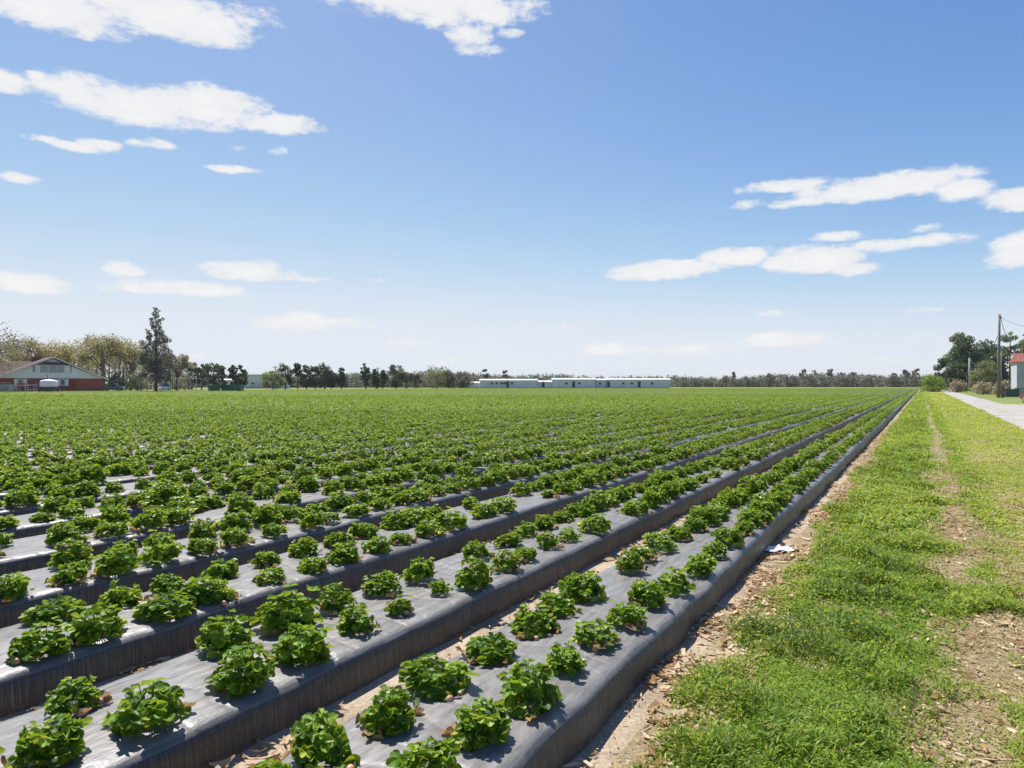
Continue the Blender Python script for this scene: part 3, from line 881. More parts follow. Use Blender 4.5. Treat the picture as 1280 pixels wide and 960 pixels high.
def tree_parts(seed, h, w, kind):
    """trunk and crown meshes for a tree of height h and crown width w"""
    r = np.random.default_rng(seed); mb = MB(); cl = []
    lean = r.normal(0, .02 * h, 2)
    if kind == 'oak':            # broad, open, many limbs
        top = .60 * h; tr = .022 * h + .05
        mb.tube([(0, 0, -.1), (lean[0] * .3, lean[1] * .3, .16 * h), (lean[0] * .6, lean[1] * .6, .34 * h), (*lean, top)], [tr * 1.3, tr, tr * .8, tr * .35], 7)
        nl = 13
        for i in range(nl):
            a = i * 2.4 + r.normal(0, .4); f = r.uniform(.35, 1.0)
            ex, ey, ez = math.cos(a) * w * .42 * f, math.sin(a) * w * .42 * f, h * (.98 - .42 * f ** 1.8) * r.uniform(.88, 1.0)
            z0 = h * r.uniform(.18, .42)
            mid = (ex * .45 + r.normal(0, .03 * w), ey * .45 + r.normal(0, .03 * w), z0 + (ez - z0) * .6)
            mb.tube([(lean[0] * .5, lean[1] * .5, z0), mid, (ex, ey, ez * .95)], [tr * .55, tr * .35, tr * .10], 5)
            cl.append((ex, ey, ez - .04 * h, w * r.uniform(.11, .17), r.uniform(.25, .75)))
            for j in range(4):
                q = r.normal(0, .10 * w, 3)
                p = (ex * r.uniform(.6, 1.05) + q[0], ey * r.uniform(.6, 1.05) + q[1], ez - abs(q[2]) * .9 - .05 * h)
                mb.tube([mid, p], [tr * .22, tr * .05], 4)
                cl.append((*p, w * r.uniform(.06, .12), r.uniform(.2, .8)))
    elif kind == 'round':        # dense single-trunk tree
        tr = .02 * h + .05
        mb.tube([(0, 0, -.1), (lean[0] * .5, lean[1] * .5, .3 * h), (*lean, .75 * h)], [tr * 1.2, tr, tr * .4], 6)
        for i in range(34):
            a = r.uniform(0, 6.28); zf = r.uniform(.15, .97); rr_ = w * .5 * math.sin(math.pi * min(1, (zf - .04) * .98)) ** .6 * r.uniform(.3, .9)
            p = (math.cos(a) * rr_ + lean[0], math.sin(a) * rr_ + lean[1], zf * h)
            cl.append((*p, w * r.uniform(.10, .20), r.uniform(.2, .8)))
            if i % 2 == 0:
                mb.tube([(lean[0] * .5, lean[1] * .5, max(.2, zf - .25) * h), p], [tr * .4, tr * .1], 4)
    elif kind == 'pine':         # bare trunk, flat-topped tufts
        tr = .012 * h + .05
        mb.tube([(0, 0, -.1), (lean[0] * .4, lean[1] * .4, .5 * h), (*lean, .97 * h)], [tr * 1.2, tr * .8, tr * .25], 6)
        for i in range(15):
            zf = r.uniform(.55, .99); a = r.uniform(0, 6.28); rr_ = w * .5 * r.uniform(.2, .95) * (1.15 - .55 * zf)
            p = (math.cos(a) * rr_ + lean[0], math.sin(a) * rr_ + lean[1], zf * h)
            mb.tube([(lean[0] * zf, lean[1] * zf, (zf - .05) * h), p], [tr * .3, tr * .08], 4)
            cl.append((*p, w * r.uniform(.10, .19), r.uniform(.2, .8)))
    elif kind == 'spire':        # tall pointed conifer with ragged edge
        tr = .012 * h + .05
        mb.tube([(0, 0, -.1), (0, 0, .5 * h), (0, 0, .99 * h)], [tr * 1.3, tr * .8, tr * .15], 7)
        for i in range(105):
            zf = .17 + .83 * (i / 105.0); a = i * 2.39996 + r.normal(0, .3)
            env = w * .5 * (1.04 - zf) ** .68 * (.85 if zf < .3 else 1); rr_ = env * r.uniform(.25, 1.02)
            p = (math.cos(a) * rr_, math.sin(a) * rr_, min(.985, zf) * h - rr_ * .12)
            if i % 2 == 0:
                mb.tube([(0, 0, zf * h * .985), p], [tr * .25, tr * .06], 4)
            cl.append((*p, max(.03 * w, env * r.uniform(.20, .37)), r.uniform(.15, .85)))
    else:                        # bush down to the ground
        for i in range(3):
            a = 2.1 * i
            mb.tube([(0, 0, -.1), (.2 * w * math.cos(a), .2 * w * math.sin(a), .6 * h)], [.03 * h, .01 * h], 5)
        for i in range(46):
            a = r.uniform(0, 6.28); zf = r.uniform(.08, .88); rr_ = w * .5 * math.sqrt(max(.05, 1 - (zf * 2 - .85) ** 2 * .8)) * r.uniform(.2, .78)
            cl.append((math.cos(a) * rr_, math.sin(a) * rr_, zf * h, w * r.uniform(.12, .20), r.uniform(.15, .85)))
    return mb, cl, r


def tree(name, label, px, Y, top, width_px, kind, leaf, bark='bark', seed=1, nleaf=2600, lsz=None, group=None, x=None, cat="tree"):
    h = hgt(top, Y); w = width_px / FPX * Y
    mb, cl, r = tree_parts(seed, h, w, kind)
    o = thing(name, label, cat, (at(px, Y) if x is None else x, Y, 0), 0, group)
    mb.build("trunk" if kind != 'bush' else "stems", M[bark], o, smooth=True)
    V, F, T = crown_arrays(r, cl, nleaf, lsz or .0016 * Y, .8)
    V[:, 2] = np.maximum(V[:, 2], .05)
    link("crown", quad_mesh("crown", V, F, [M[leaf]], tint=T, smooth=False), o)
    return o


G1 = "tall oaks behind the brick house"
tree("oak_tree", "huge spreading mossy oak overhanging the brick house, cut off by the photo's edge", -30, 118, 396, 150, 'oak', 'moss', seed=11, nleaf=5200, lsz=.17)
for i, (px, Y, top, w, lab) in enumerate([
        (36, 160, 416, 70, "olive oak rising behind the sloping roof of the brick house"),
        (88, 165, 409, 78, "olive oak standing directly behind the gable peak of the brick house"),
        (128, 162, 409, 74, "tallest olive oak, beyond the lower end of the brick house gable"),
        (163, 168, 417, 66, "olive oak between the brick house and the pointed conifer")]):
    tree("oak_tree", lab, px, Y, top, w, 'oak', 'oak', 'pale_bark', 21 + i, 4200, .22, G1)
tree("conifer_tree", "tall pointed grey green conifer standing alone at the lawn's edge", 195, 126, 384, 54, 'spire', 'conifer', seed=31, nleaf=8200, lsz=.17)
tree("leafless_tree", "greyish brown rounded tree just behind the tall conifer", 221, 145, 434, 42, 'oak', 'moss', seed=33, nleaf=2600, lsz=.17)
tree("shrub", "dark shrub under the oaks beside the brick house corner", 146, 158, 466, 36, 'bush', 'dark', seed=35, nleaf=1300, lsz=.2, cat="shrub")
tree("shrub", "low dark shrub under the oaks beside the pointed conifer", 172, 160, 465, 30, 'bush', 'olive', seed=36, nleaf=1300, lsz=.2, cat="shrub")
G2 = "dark trees along the far side of the field"
for i, (px, Y, top, w, kind, leaf, lab) in enumerate([
        (240, 200, 454, 15, 'round', 'dark', "slim dark tree next to the greyish tree behind the conifer"),
        (252, 204, 455, 13, 'round', 'dark', "slim dark tree behind the small green bin"),
        (266, 200, 453, 20, 'round', 'dark', "bushy dark tree above the gap between the green bins"),
        (277, 206, 458, 14, 'round', 'dark', "shorter dark tree behind the large green bin"),
        (293, 205, 456, 12, 'round', 'dark', "pointed dark tree above the end of the large green bin"),
        (303, 205, 457, 13, 'round', 'dark', "round dark tree between the large green bin and the pale shed"),
        (341, 196, 465, 24, 'round', 'olive', "low yellowish olive tree in front of the pale shed"),
        (357, 205, 455, 18, 'round', 'dark', "first tree of the dark row, beside the olive tree"),
        (372, 208, 456, 16, 'pine', 'dark', "second tree of the dark row, thin with bare trunk"),
        (383, 206, 457, 15, 'round', 'dark', "third tree of the dark row, narrow and full"),
        (394, 208, 458, 16, 'round', 'dark', "fourth tree of the dark row, between two taller ones"),
        (406, 206, 454, 22, 'round', 'dark', "broadest and tallest tree of the dark row"),
        (414, 205, 464, 14, 'round', 'dark', "short last tree of the dark row, before the gap"),
        (427, 206, 460, 10, 'round', 'dark', "narrow dark tree standing alone in the gap"),
        (457, 206, 454, 11, 'round', 'dark', "tall narrow dark tree with a smaller one beside it"),
        (470, 208, 462, 10, 'round', 'dark', "small dark tree beside the tall narrow one"),
        (478, 206, 463, 9, 'round', 'dark', "small dark tree next to the thin bare post"),
        (495, 206, 457, 19, 'round', 'dark', "round dark tree before the grey bare trees"),
        (508, 208, 460, 16, 'oak', 'moss', "greyish bare tree touching the round dark tree"),
        (520, 210, 464, 12, 'oak', 'moss', "thin greyish bare tree near the middle of the far edge"),
        (546, 212, 461, 28, 'round', 'olive', "wide olive tree between bare trees and the white trailers"),
        (562, 214, 463, 18, 'round', 'wood', "brownish tree beside the wide olive tree"),
        (578, 216, 466, 22, 'round', 'wood', "low brownish tree at the end of the white trailers")]):
    tree("roadside_tree", lab, px, Y, top, w * 1.3, kind, leaf, 'bark', 41 + i, 1500, .27, G2)
G3 = "tall pines above the distant wood"
for i, (px, top, w, lab) in enumerate([
        (607, 462, 12, "dark round pine above the first white trailer"), (631, 463, 11, "thin dark pine above the long second white trailer"),
        (918, 465, 6, "lone thin pine poking out of the wood past the white trailers"), (962, 467, 14, "round topped tree in the low stretch of distant wood"),
        (1003, 462, 11, "first of three tall pines in the distant wood"), (1018, 462, 13, "second of three tall pines in the distant wood"),
        (1037, 460, 11, "third and tallest of three tall pines in the distant wood"), (1053, 466, 14, "round tree just past the three tall pines"),
        (1067, 465, 12, "dark topped tree a little past the three tall pines"), (1118, 466, 14, "tree in the distant wood beside two darker ones"),
        (1133, 463, 12, "dark tree with round top next to the far end of the beds"), (1145, 462, 11, "dark tree nearest the bright green bush")]):
    tree("pine_tree", lab, px, 330 + (i % 3) * 8, top, w, 'pine' if w < 13 else 'round', 'dark' if i < 2 else 'conifer', 'bark', 81 + i, 700, .34, G3)


def woodland(name, label, x0px, x1px, Y, tops, seed, nleaf, leaf='wood', lsz=.5):
    """a far-off wood that reads as one mass"""
    r = np.random.default_rng(seed); cl = []; mb = MB()
    xs = np.linspace(x0px, x1px, int((x1px - x0px) * 1.1))
    for px in xs:
        top = np.interp(px, [t[0] for t in tops], [t[1] for t in tops]) + 3.0 * (fbm(px * .12, seed, 3) - .55) * 2
        h = hgt(top, Y); yy = Y + r.uniform(-14, 14)
        tn = r.uniform(.1, .9); rc = .0045 * Y * r.uniform(.8, 1.3)
        for j in range(5):
            cl.append((at(px, yy) + r.normal(0, .003 * Y), yy, max(.3, (j + .6) / 5.2 * h * r.uniform(.85, 1.05) - .2 * rc), rc, np.clip(tn + r.normal(0, .12), 0, 1)))
        if r.random() < .4:
            mb.tube([(at(px, yy), yy - 1, 0), (at(px, yy) + r.normal(0, .4), yy - 1, h * .8)], [.2, .08], 4)
    V, F, T = crown_arrays(r, cl, nleaf, lsz, 1.0)
    V[:, 2] = np.maximum(V[:, 2], .05)
    o = tag(link(name, quad_mesh(name, V, F, [M[leaf]], tint=T, smooth=False)), label, kind="stuff")
    tr = mb.build("trunks", M['bark'], o); tag(tr, kind="stuff")


woodland("woodland", "grey green wood behind the dark row of trees", 225, 600, 300, [(225, 470), (330, 471), (420, 467), (470, 466), (560, 466), (600, 467)], 5, 26000)
woodland("woodland", "low grey green wood stretching beyond the white trailers to the road", 585, 1190, 345, [(585, 469), (640, 470), (700, 469), (760, 473), (840, 471), (900, 472), (940, 472), (960, 469), (1040, 468), (1100, 470), (1190, 469)], 6, 42000)
woodland("woodland", "tangled olive brown wood filling the gaps behind the brick house oaks", -90, 238, 205, [(-90, 436), (40, 440), (150, 440), (190, 446), (238, 466)], 9, 16000, 'moss', .34)

# trees by the road
tree("green_bush", "bright green round bush at the far end of the verge", 1166, 138, 470, 38, 'bush', 'bright', seed=101, nleaf=3600, lsz=.15, cat="bush")
tree("evergreen_tree", "massive dark evergreen tree behind the short pale pole", 1214, 158, 421, 70, 'bush', 'dark', seed=102, nleaf=15000, lsz=.27)
tree("evergreen_tree", "pale green tree leaning out of the dark evergreens", 1200, 172, 419, 44, 'round', 'olive', seed=103, nleaf=8000, lsz=.24)
tree("evergreen_tree", "small dark tree between the bright bush and the dark evergreens", 1184, 165, 449, 30, 'round', 'dark', seed=104, nleaf=4000, lsz=.22)
tree("evergreen_tree", "dark tree behind the tall utility pole", 1238, 165, 427, 46, 'bush', 'dark', seed=109, nleaf=9000, lsz=.27)
tree("evergreen_tree", "low dark evergreen spreading behind the bright bush and dry brush", 1199, 152, 452, 40, 'bush', 'dark', seed=114, nleaf=4200, lsz=.24)
tree("olive_shrub", "rounded olive green shrub beside the tall utility pole", 1233, 122, 449, 44, 'bush', 'olive', seed=105, nleaf=3400, lsz=.16, cat="shrub")
tree("pine_tree", "sparse tall pine showing above the white house roof", 1262, 150, 415, 34, 'pine', 'olive', seed=106, nleaf=1500, lsz=.2)
tree("pine_tree", "sparse tall pine at the photo's edge above the red roof", 1281, 155, 417, 30, 'pine', 'olive', seed=107, nleaf=1300, lsz=.2)
for i, (px, Y, top, w, lab) in enumerate([(1196, 128, 475, 26, "tan dry brush heap beside the bright green bush"), (1229, 104, 477, 30, "pale dry bush near the tall utility pole"), (1252, 100, 475, 26, "dry brown bush in front of the white house")]):
    tree("dry_bush", lab, px, Y, top, w, 'bush', 'brown', seed=110 + i, nleaf=1300, lsz=.13, cat="bush", group="dry bushes by the road")

# ------------------------------------------------------------------ brick house
HY = 130.0
u = HY / FPX                     # metres per photo pixel at the house
ho = thing("brick_house", "low red brick house with wide white gable and brown shingle roof", "house", (at(66, HY), HY, 0), R(43))
Lx = lambda px: (px - 66) * u * .83
Lz = lambda py: H + (480 - py) * u
EZ = Lz(472.8); RZ = Lz(447)
hw = 69 * u * .83
MB().box(-hw + .4, hw - .4, 0, 14, 0, EZ - .02).build("brick_wall", M['brick'], ho)
MB().prism([(-hw + .3, EZ), (hw - .3, EZ), (0, RZ - .25)], -.06, 13.9).build("gable_wall", M['cream'], ho)
for sgn in (-1, 1):
    MB().prism([(sgn * (hw + .5), EZ - .35), (0, RZ - .02), (0, RZ + .20), (sgn * (hw + .6), EZ - .12)], -.7, 14.6).build("roof_slope", M['shingle'], ho)
    MB().prism([(sgn * (hw + .5), EZ - .38), (0, RZ - .05), (0, RZ + .14), (sgn * (hw + .55), EZ - .16)], -.80, -.703).build("rake_board", M['white'], ho)
# body of the house behind, its hipped roof sloping down towards the photo's edge
w2 = MB().box(-30, -hw + .38, 4, 13, 0, EZ - .03)
w2.build("brick_wall", M['brick'], ho)
MB().add([(-31, 3, EZ - .1), (-1, 3, EZ - .1), (-1, 13.9, EZ - .1), (-31, 13.9, EZ - .1), (-25, 8.5, RZ - .75), (-1, 8.5, RZ - .55)],
         [(0, 1, 5, 4), (1, 2, 5), (2, 3, 4, 5), (3, 0, 4), (3, 2, 1, 0)]).build("hip_roof", M['shingle'], ho)
ch = MB().box(Lx(50), Lx(63), 9, 10.4, RZ - 1, RZ + .30); ch.box(Lx(49.5), Lx(63.5), 8.9, 10.5, RZ + .30, RZ + .42)
ch.build("chimney", M['brick'], ho)
# upper window under a hood, the overhang's shadow put in as dark grey
MB().prism([(Lx(40), Lz(456.2)), (Lx(92), Lz(456.2)), (Lx(84), Lz(452.6)), (Lx(48), Lz(452.6))], -.55, -.07).build("window_hood", M['dkgrey'], ho)
wf = MB().box(Lx(44), Lx(88), -.16, -.065, Lz(467.4), Lz(456.4)); wf = wf.build("window", M['white'], ho)
for a, b in ((50, 59.5), (60.5, 70.5), (71.5, 80.5)):
    MB().box(Lx(a), Lx(b), -.20, -.163, Lz(465.6), Lz(457.4)).build("pane", M['paleglass'], wf)
for a, b in ((41, 44), (88, 90)):
    MB().box(Lx(a), Lx(b), -.14, -.063, Lz(465.6), Lz(457.0)).build("shutter", M['grey'], ho)
for a, b in ((18.5, 22.5), (30, 34), (71, 75), (82, 86)):
    MB().box(Lx(a), Lx(b), -.06, .0, Lz(482.5), Lz(473.8)).build("shutter", M['white'], ho)
for a, b in ((23, 29.5), (75.5, 81.5)):
    w_ = MB().box(Lx(a), Lx(b), -.04, .0, Lz(482), Lz(473.8)).build("window", M['white'], ho)
    MB().box(Lx(a) + .12, Lx(b) - .12, -.07, -.043, Lz(481.2), Lz(474.5)).build("pane", M['glass'], w_)
MB().box(Lx(95), Lx(131), -.16, -.0, 0, EZ - .12).build("brick_panel", M['brick2'], ho)
MB().box(Lx(119), Lx(128), -.24, -.163, .35, .75).build("vent", M['dkgrey'], ho)
MB().tube([(Lx(58), -.9, 0), (Lx(58), -.9, Lz(468))], .05, 6).build("vent_pipe", M['dkgrey'], ho)

# water tank in front of it
tx, tY = at(61, 118), 118
tk = thing("water_tank", "white plastic water tank on a dark base in front of the brick house", "tank", (tx, tY, 0)); tk.scale = (1, 1, 1.14)
k_ = 118 / FPX
w = 19 * k_
prof = [(.5, 0), (.5, .55), (.485, .62)]
mb = MB(); mb.tube([(0, 0, .98), (0, 0, 1.72), (0, 0, 1.98), (0, 0, 2.10)], [w * .5, w * .5, w * .42, w * .16], 20); mb.build("tank_body", M['white'], tk, True)
MB().box(-w * .5, w * .5, -w * .42, w * .42, .42, .975).build("base", M['dkgrey'], tk, bevel=.05)
for sx in (-1, 1):
    for sy in (-1, 1):
        MB().box(sx * w * .40 - .12, sx * w * .40 + .12, sy * w * .32 - .1, sy * w * .32 + .1, 0, .417).build("leg", M['dkgrey'], tk)
MB().tube([(0, 0, 2.1), (0, 0, 2.2)], .18, 12).build("lid", M['white'], tk, True)

# yard equipment beside the tank
fy = 120.0; q = fy / FPX
e1 = thing("wire_crate", "grey wire sided crate on the lawn before the brick house", "crate", (at(4, fy), fy, 0))
for z in (.15, .7, 1.25, 1.8):
    MB().tube([(-1.1, 0, z), (1.1, 0, z)], .03, 5).build("rail", M['steel'], e1)
for xx in (-1.1, 0, 1.1):
    MB().tube([(xx, 0, 0), (xx, 0, 1.9)], .045, 6).build("post", M['steel'], e1)
MB().box(-1.05, 1.05, .08, .95, .2, 1.55).build("bin", M['grey'], e1)
e2 = thing("yard_table", "red topped yard table with thin metal legs near the tank", "table", (at(28, fy), fy, 0))
MB().box(-.75, .75, -.4, .4, 1.45, 1.75).build("tabletop", M['red'], e2, bevel=.04)
for sx in (-1, 1):
    for sy in (-1, 1):
        MB().tube([(sx * .66, sy * .33, 0), (sx * .66, sy * .33, 1.447)], .035, 6).build("leg", M['steel'], e2)
e3 = thing("metal_rack", "low grey metal rack between the red table and the tank", "rack", (at(39, fy), fy, 0))
MB().box(-.8, .8, -.4, .4, 1.35, 1.48).build("shelf", M['steel'], e3)
MB().box(-.8, .8, -.4, .4, .55, .66).build("shelf", M['steel'], e3)
for sx in (-1, 1):
    for sy in (-1, 1):
        MB().tube([(sx * .74, sy * .34, 0), (sx * .74, sy * .34, 1.8)], .035, 6).build("leg", M['steel'], e3)
e4 = thing("folding_chair", "pale folding chair between the wire crate and the red table", "chair", (at(18, fy), fy, 0), .3)
MB().box(-.3, .3, -.3, .3, .55, .62).build("seat", M['grey'], e4); MB().box(-.3, .3, .26, .32, .62, 1.35).build("backrest", M['grey'], e4)
for sx in (-1, 1):
    MB().tube([(sx * .27, -.28, 0), (sx * .27, .22, .55)], .03, 6).build("leg", M['steel'], e4)
    MB().tube([(sx * .27, .28, 0), (sx * .27, -.22, .55)], .03, 6).build("leg", M['steel'], e4)

# post and wire trellis by the conifer
fY = 134.0
fo = thing("trellis_fence", "line of thin posts carrying a white rail beside the conifer", "fence", (at(216, fY), fY, 0))
zt = hgt(472.6, fY)
MB().box(at(172, fY) - at(216, fY), at(252, fY) - at(216, fY), -.05, .05, zt - .09, zt).build("top_rail", M['white'], fo)
for px in (174, 184, 193, 203, 213, 222, 231, 238, 245, 251):
    dx = at(px, fY) - at(216, fY)
    MB().tube([(dx, .12, 0), (dx, .12, zt - .02)], .075, 6).build("post", M['palepole'], fo)
MB().box(at(172, fY) - at(216, fY), at(252, fY) - at(216, fY), .22, .26, zt * .48, zt * .5).build("wire", M['steel'], fo)


# vehicles
def car(label, x, Y, rz, paint, cat="car", l=4.5, w=1.8, h=1.45, name="parked_car", low=False):
    o = thing(name, label, cat, (x, Y, 0), rz)
    b = MB()
    hb, hr = h * .58, h
    body = [(-l / 2, .32), (l / 2, .32), (l / 2, hb * .82), (l / 2 - .15, hb * .95), (l * .22, hb), (-l * .46, hb), (-l / 2, hb * .9)]
    b.prism(body, -w / 2, w / 2); b.build("body", M[paint], o, bevel=.06)
    cab = MB(); x0, x1 = (-l * .44, l * .24) if not low else (-l * .05, l * .25)
    cab.add([(x0, -w * .46, hb), (x1, -w * .46, hb), (x1 - .75, -w * .38, hr), (x0 + .3, -w * .38, hr), (x0, w * .46, hb), (x1, w * .46, hb), (x1 - .75, w * .38, hr), (x0 + .3, w * .38, hr)],
            [(0, 1, 2, 3), (7, 6, 5, 4), (1, 5, 6, 2), (4, 0, 3, 7), (3, 2, 6, 7), (0, 4, 5, 1)])
    cab.build("windows", M['glass'], o)
    MB().box(x0 + .28, x1 - .72, -w * .39, w * .39, hr - .005, hr + .05).build("roof", M[paint], o)
    for sx in (-1, 1):
        for sy in (-1, 1):
            cx, cy = sx * l * .31, sy * (w / 2 - .1)
            t = MB().tube([(cx, cy - .11, .33), (cx, cy + .11, .33)], .33, 14).build("wheel", M['rubber'], o, True)
            MB().tube([(cx, cy - .125, .33), (cx, cy + .125, .33)], .19, 10).build("rim", M['steel'], t)
        MB().box(l / 2 - .02, l / 2 + .03, sx * w * .36 - .16, sx * w * .36 + .16, hb * .66, hb * .82).build("headlight", M['white'], o)
        MB().box(-l / 2 - .03, -l / 2 + .02, sx * w * .38 - .12, sx * w * .38 + .12, hb * .62, hb * .86).build("tail_light", M['red'], o)
    return o


car("silver car parked under the trees just past the conifer", at(206, 142), 142, R(-70), 'silver', h=1.75)
car("dark slate pickup parked beside the brick house corner", at(141, 148), 148, R(15), 'bluepaint', h=1.9, name="parked_pickup", low=True, cat="pickup")
car("maroon car at the photo's edge beside the road", at(1306, 56), 56, R(75), 'maroon', h=1.45)


# green skips
def skip(label, px0, px1, Y, z, group):
    w = (px1 - px0) / FPX * Y
    o = thing("green_bin", label, "waste bin", (at((px0 + px1) / 2, Y), Y, 0), 0, group)
    MB().add([(-w * .46, -.8, .12), (w * .46, -.8, .12), (w * .46, .8, .12), (-w * .46, .8, .12), (-w * .5, -1, z), (w * .5, -1, z), (w * .5, 1, z), (-w * .5, 1, z)],
             [(0, 3, 2, 1), (0, 1, 5, 4), (1, 2, 6, 5), (2, 3, 7, 6), (3, 0, 4, 7), (4, 5, 6, 7)]).build("bin_body", M['greenpaint'], o)
    MB().box(-w * .51, w * .51, -1.05, 1.02, z + .003, z + .1).build("lid", M['dkgreen'], o)
    n = max(2, int(w / 1.2))
    for i in range(n + 1):
        xx = -w * .45 + w * .9 * i / n
        MB().box(xx - .05, xx + .05, -1.04, -.93, .25, z - .05).build("rib", M['dkgreen'], o)
    for sx in (-1, 1):
        MB().box(sx * w * .38 - .1, sx * w * .38 + .1, -.6, .6, 0, .117).build("skid", M['dkgrey'], o)
    return o


gg = "green waste bins at the field's far edge"
skip("small green waste bin beyond the field, apart from the larger ones", 263, 273, 132, 1.3, gg)
skip("middle green waste bin, touching the longest one", 279, 292, 134, 1.35, gg)
skip("longest green waste bin at the end of the row", 292.6, 303, 133, 1.45, gg)


# ------------------------------------------------------------------ white trailers and far buildings
def trailer(label, px0, px1, Y, top, group, openings, roofmat='greyroof', name="mobile_home", wall='greywall', cat="mobile home", depth=5.0):
    x0, x1 = at(px0, Y), at(px1, Y); cx = (x0 + x1) / 2; w = x1 - x0; h = hgt(top, Y)
    o = thing(name, label, cat, (cx, Y, 0), 0, group)
    MB().box(-w / 2, w / 2, 0, depth, .35, h - .55).build("wall", M[wall], o)
    MB().prism([(-depth / 2 - .35, h - .55), (depth / 2 + .35, h - .55), (depth / 2 + .35, h - .42), (0, h), (-depth / 2 - .35, h - .42)], -w / 2 - .25, w / 2 + .25)
    r_ = MB(); a = .3
    r_.add([(-w / 2 - a, -a, h - .55), (w / 2 + a, -a, h - .55), (w / 2 + a, depth + a, h - .55), (-w / 2 - a, depth + a, h - .55),
            (-w / 2 - a, -a, h - .40), (w / 2 + a, -a, h - .40), (w / 2 + a, depth + a, h - .40), (-w / 2 - a, depth + a, h - .40),
            (-w / 2 - a, depth / 2, h), (w / 2 + a, depth / 2, h)],
           [(0, 3, 2, 1), (0, 1, 5, 4), (2, 3, 7, 6), (4, 5, 9, 8), (6, 7, 8, 9), (1, 2, 6, 9, 5), (3, 0, 4, 8, 7)])
    r_.build("roof", M[roofmat], o)
    MB().box(-w / 2 + .05, w / 2 - .05, .06, depth - .06, 0, .347).build("skirting", M['grey'], o)
    for kind, px in openings:
        dx = at(px, Y) - cx
        if kind == 'w':
            f = MB().box(dx - .55, dx + .55, -.05, .0, 1.35, 2.25).build("window", M['white'], o)
            MB().box(dx - .45, dx + .45, -.08, -.053, 1.43, 2.17).build("pane", M['glass'], f)
        elif kind == 'd':
            MB().box(dx - .45, dx + .45, -.05, .0, .5, 2.45).build("door", M['dkgrey'], o)
            MB().box(dx - .7, dx + .7, -1.1, -.053, 0, .47).build("steps", M['grey'], o)
        elif kind == 'p':
            MB().tube([(dx, -.15, 0), (dx, -.15, h - .5)], .06, 6).build("downpipe", M['white'], o)
    return o


tg = "white mobile homes in a row beyond the field"
TY = 222
trailer("short low mobile home at the start of the white row", 586, 599, TY + 10, 477, tg, [('w', 591)], name="mobile_home")
trailer("white mobile home with a strip of four small windows", 600, 671, TY, 473.6, tg, [('w', 615), ('w', 621), ('w', 627), ('w', 631), ('d', 634.5), ('w', 640), ('p', 606)])
trailer("windowless lower mobile home section with one dark door", 671.8, 690, TY + 1, 475.6, tg, [('d', 679)])
trailer("mobile home with two dark doors in the middle of the row", 691, 744, TY - 1, 472.6, tg, [('w', 708), ('d', 717), ('w', 724), ('p', 736), ('p', 695)])
trailer("narrow mobile home with single window between two longer ones", 745, 758, TY + 1, 473.3, tg, [('w', 750)])
trailer("longest white mobile home at the far end of the row", 759, 838, TY, 472.8, tg, [('d', 757.8 + 3), ('w', 779), ('w', 790), ('d', 799), ('w', 815), ('p', 808), ('p', 832)])
dg = "far off pale sheds and houses"
trailer("pale house with broad grey roof behind the olive tree", 306, 352, 245, 467, dg, [('w', 316), ('w', 330), ('d', 346)], 'oldroof', "distant_house", 'greywall', "house", 9)
trailer("long pale shed behind the large green bin", 262, 300, 260, 473.5, dg, [('d', 290)], 'greyroof', "distant_shed", 'greywall', "shed", 7)

# thin posts among the far trees
for px, Y, top, lab in [(344, 215, 457, "thin bare post behind the low olive tree"), (472, 214, 459, "thin bare post among the small dark trees")]:
    h = hgt(top, Y); o = thing("utility_pole", lab, "pole", (at(px, Y), Y, 0), 0)
    MB().tube([(0, 0, 0), (0, 0, h)], [.2, .14], 8).build("pole_shaft", M['pole'], o, True)
    MB().box(-.9, .9, -.06, .06, h - .6, h - .45).build("crossarm", M['pole'], o)

# ------------------------------------------------------------------ right-hand property
PY1 = 80.0; px1x = at(1248, PY1); ph = hgt(393, PY1)
p1 = thing("utility_pole", "tall weathered utility pole with pale conduit beside the road", "utility pole", (px1x, PY1, 0))
MB().tube([(0, 0, 0), (.05, 0, ph * .5), (.12, 0, ph)], [.18, .15, .12], 12).build("pole_shaft", M['pole'], p1, True)
MB().tube([(.20, -.17, 0), (.22, -.17, ph * .62)], .055, 8).build("conduit", M['palepole'], p1, True)
MB().tube([(.30, 0, ph - .45), (.30, 0, ph - .2)], .06, 8).build("insulator", M['white'], p1, True)
MB().box(.12, .36, -.04, .04, ph - .5, ph - .42).build("bracket", M['steel'], p1)
PY2 = 148.0; p2x = at(1212, PY2); p2h = hgt(447.5, PY2)
p2 = thing("utility_pole", "short pale utility pole before the dark evergreen tree", "utility pole", (p2x, PY2, 0))
MB().tube([(0, 0, 0), (0, 0, p2h)], [.24, .19], 12).build("pole_shaft", M['palepole'], p2, True)
MB().tube([(0, 0, p2h), (0, 0, p2h + .06)], .2, 12).build("cap", M['grey'], p2)
MB().box(.1, .5, -.04, .04, p2h - .35, p2h - .27).build("bracket", M['steel'], p2)


def wire(label, a, b, sag, rad):
    a, b = np.array(a, float), np.array(b, float)
    pts = [a + (b - a) * t - np.array([0, 0, sag * 4 * t * (1 - t)]) for t in np.linspace(0, 1, 22)]
    tag(MB().tube(pts, rad, 5).build("overhead_wire", M['dkgrey'], None, True), label, "wire", "overhead wires")


wire("sagging wire between the short pale pole and the tall pole", (p2x + .3, PY2, p2h - .3), (px1x + .06, PY1 + .2, hgt(420, PY1)), 2.4, .035)
wire("wire dropping from the tall pole's top towards the white house", (px1x + .3, PY1, ph - .45), (at(1262, 88), 88, hgt(425, 88)), .6, .03)
wire("wire running from the tall pole's top out of the photo", (px1x + .3, PY1, ph - .3), (at(1330, 70), 70, hgt(402, 70)), .9, .02)

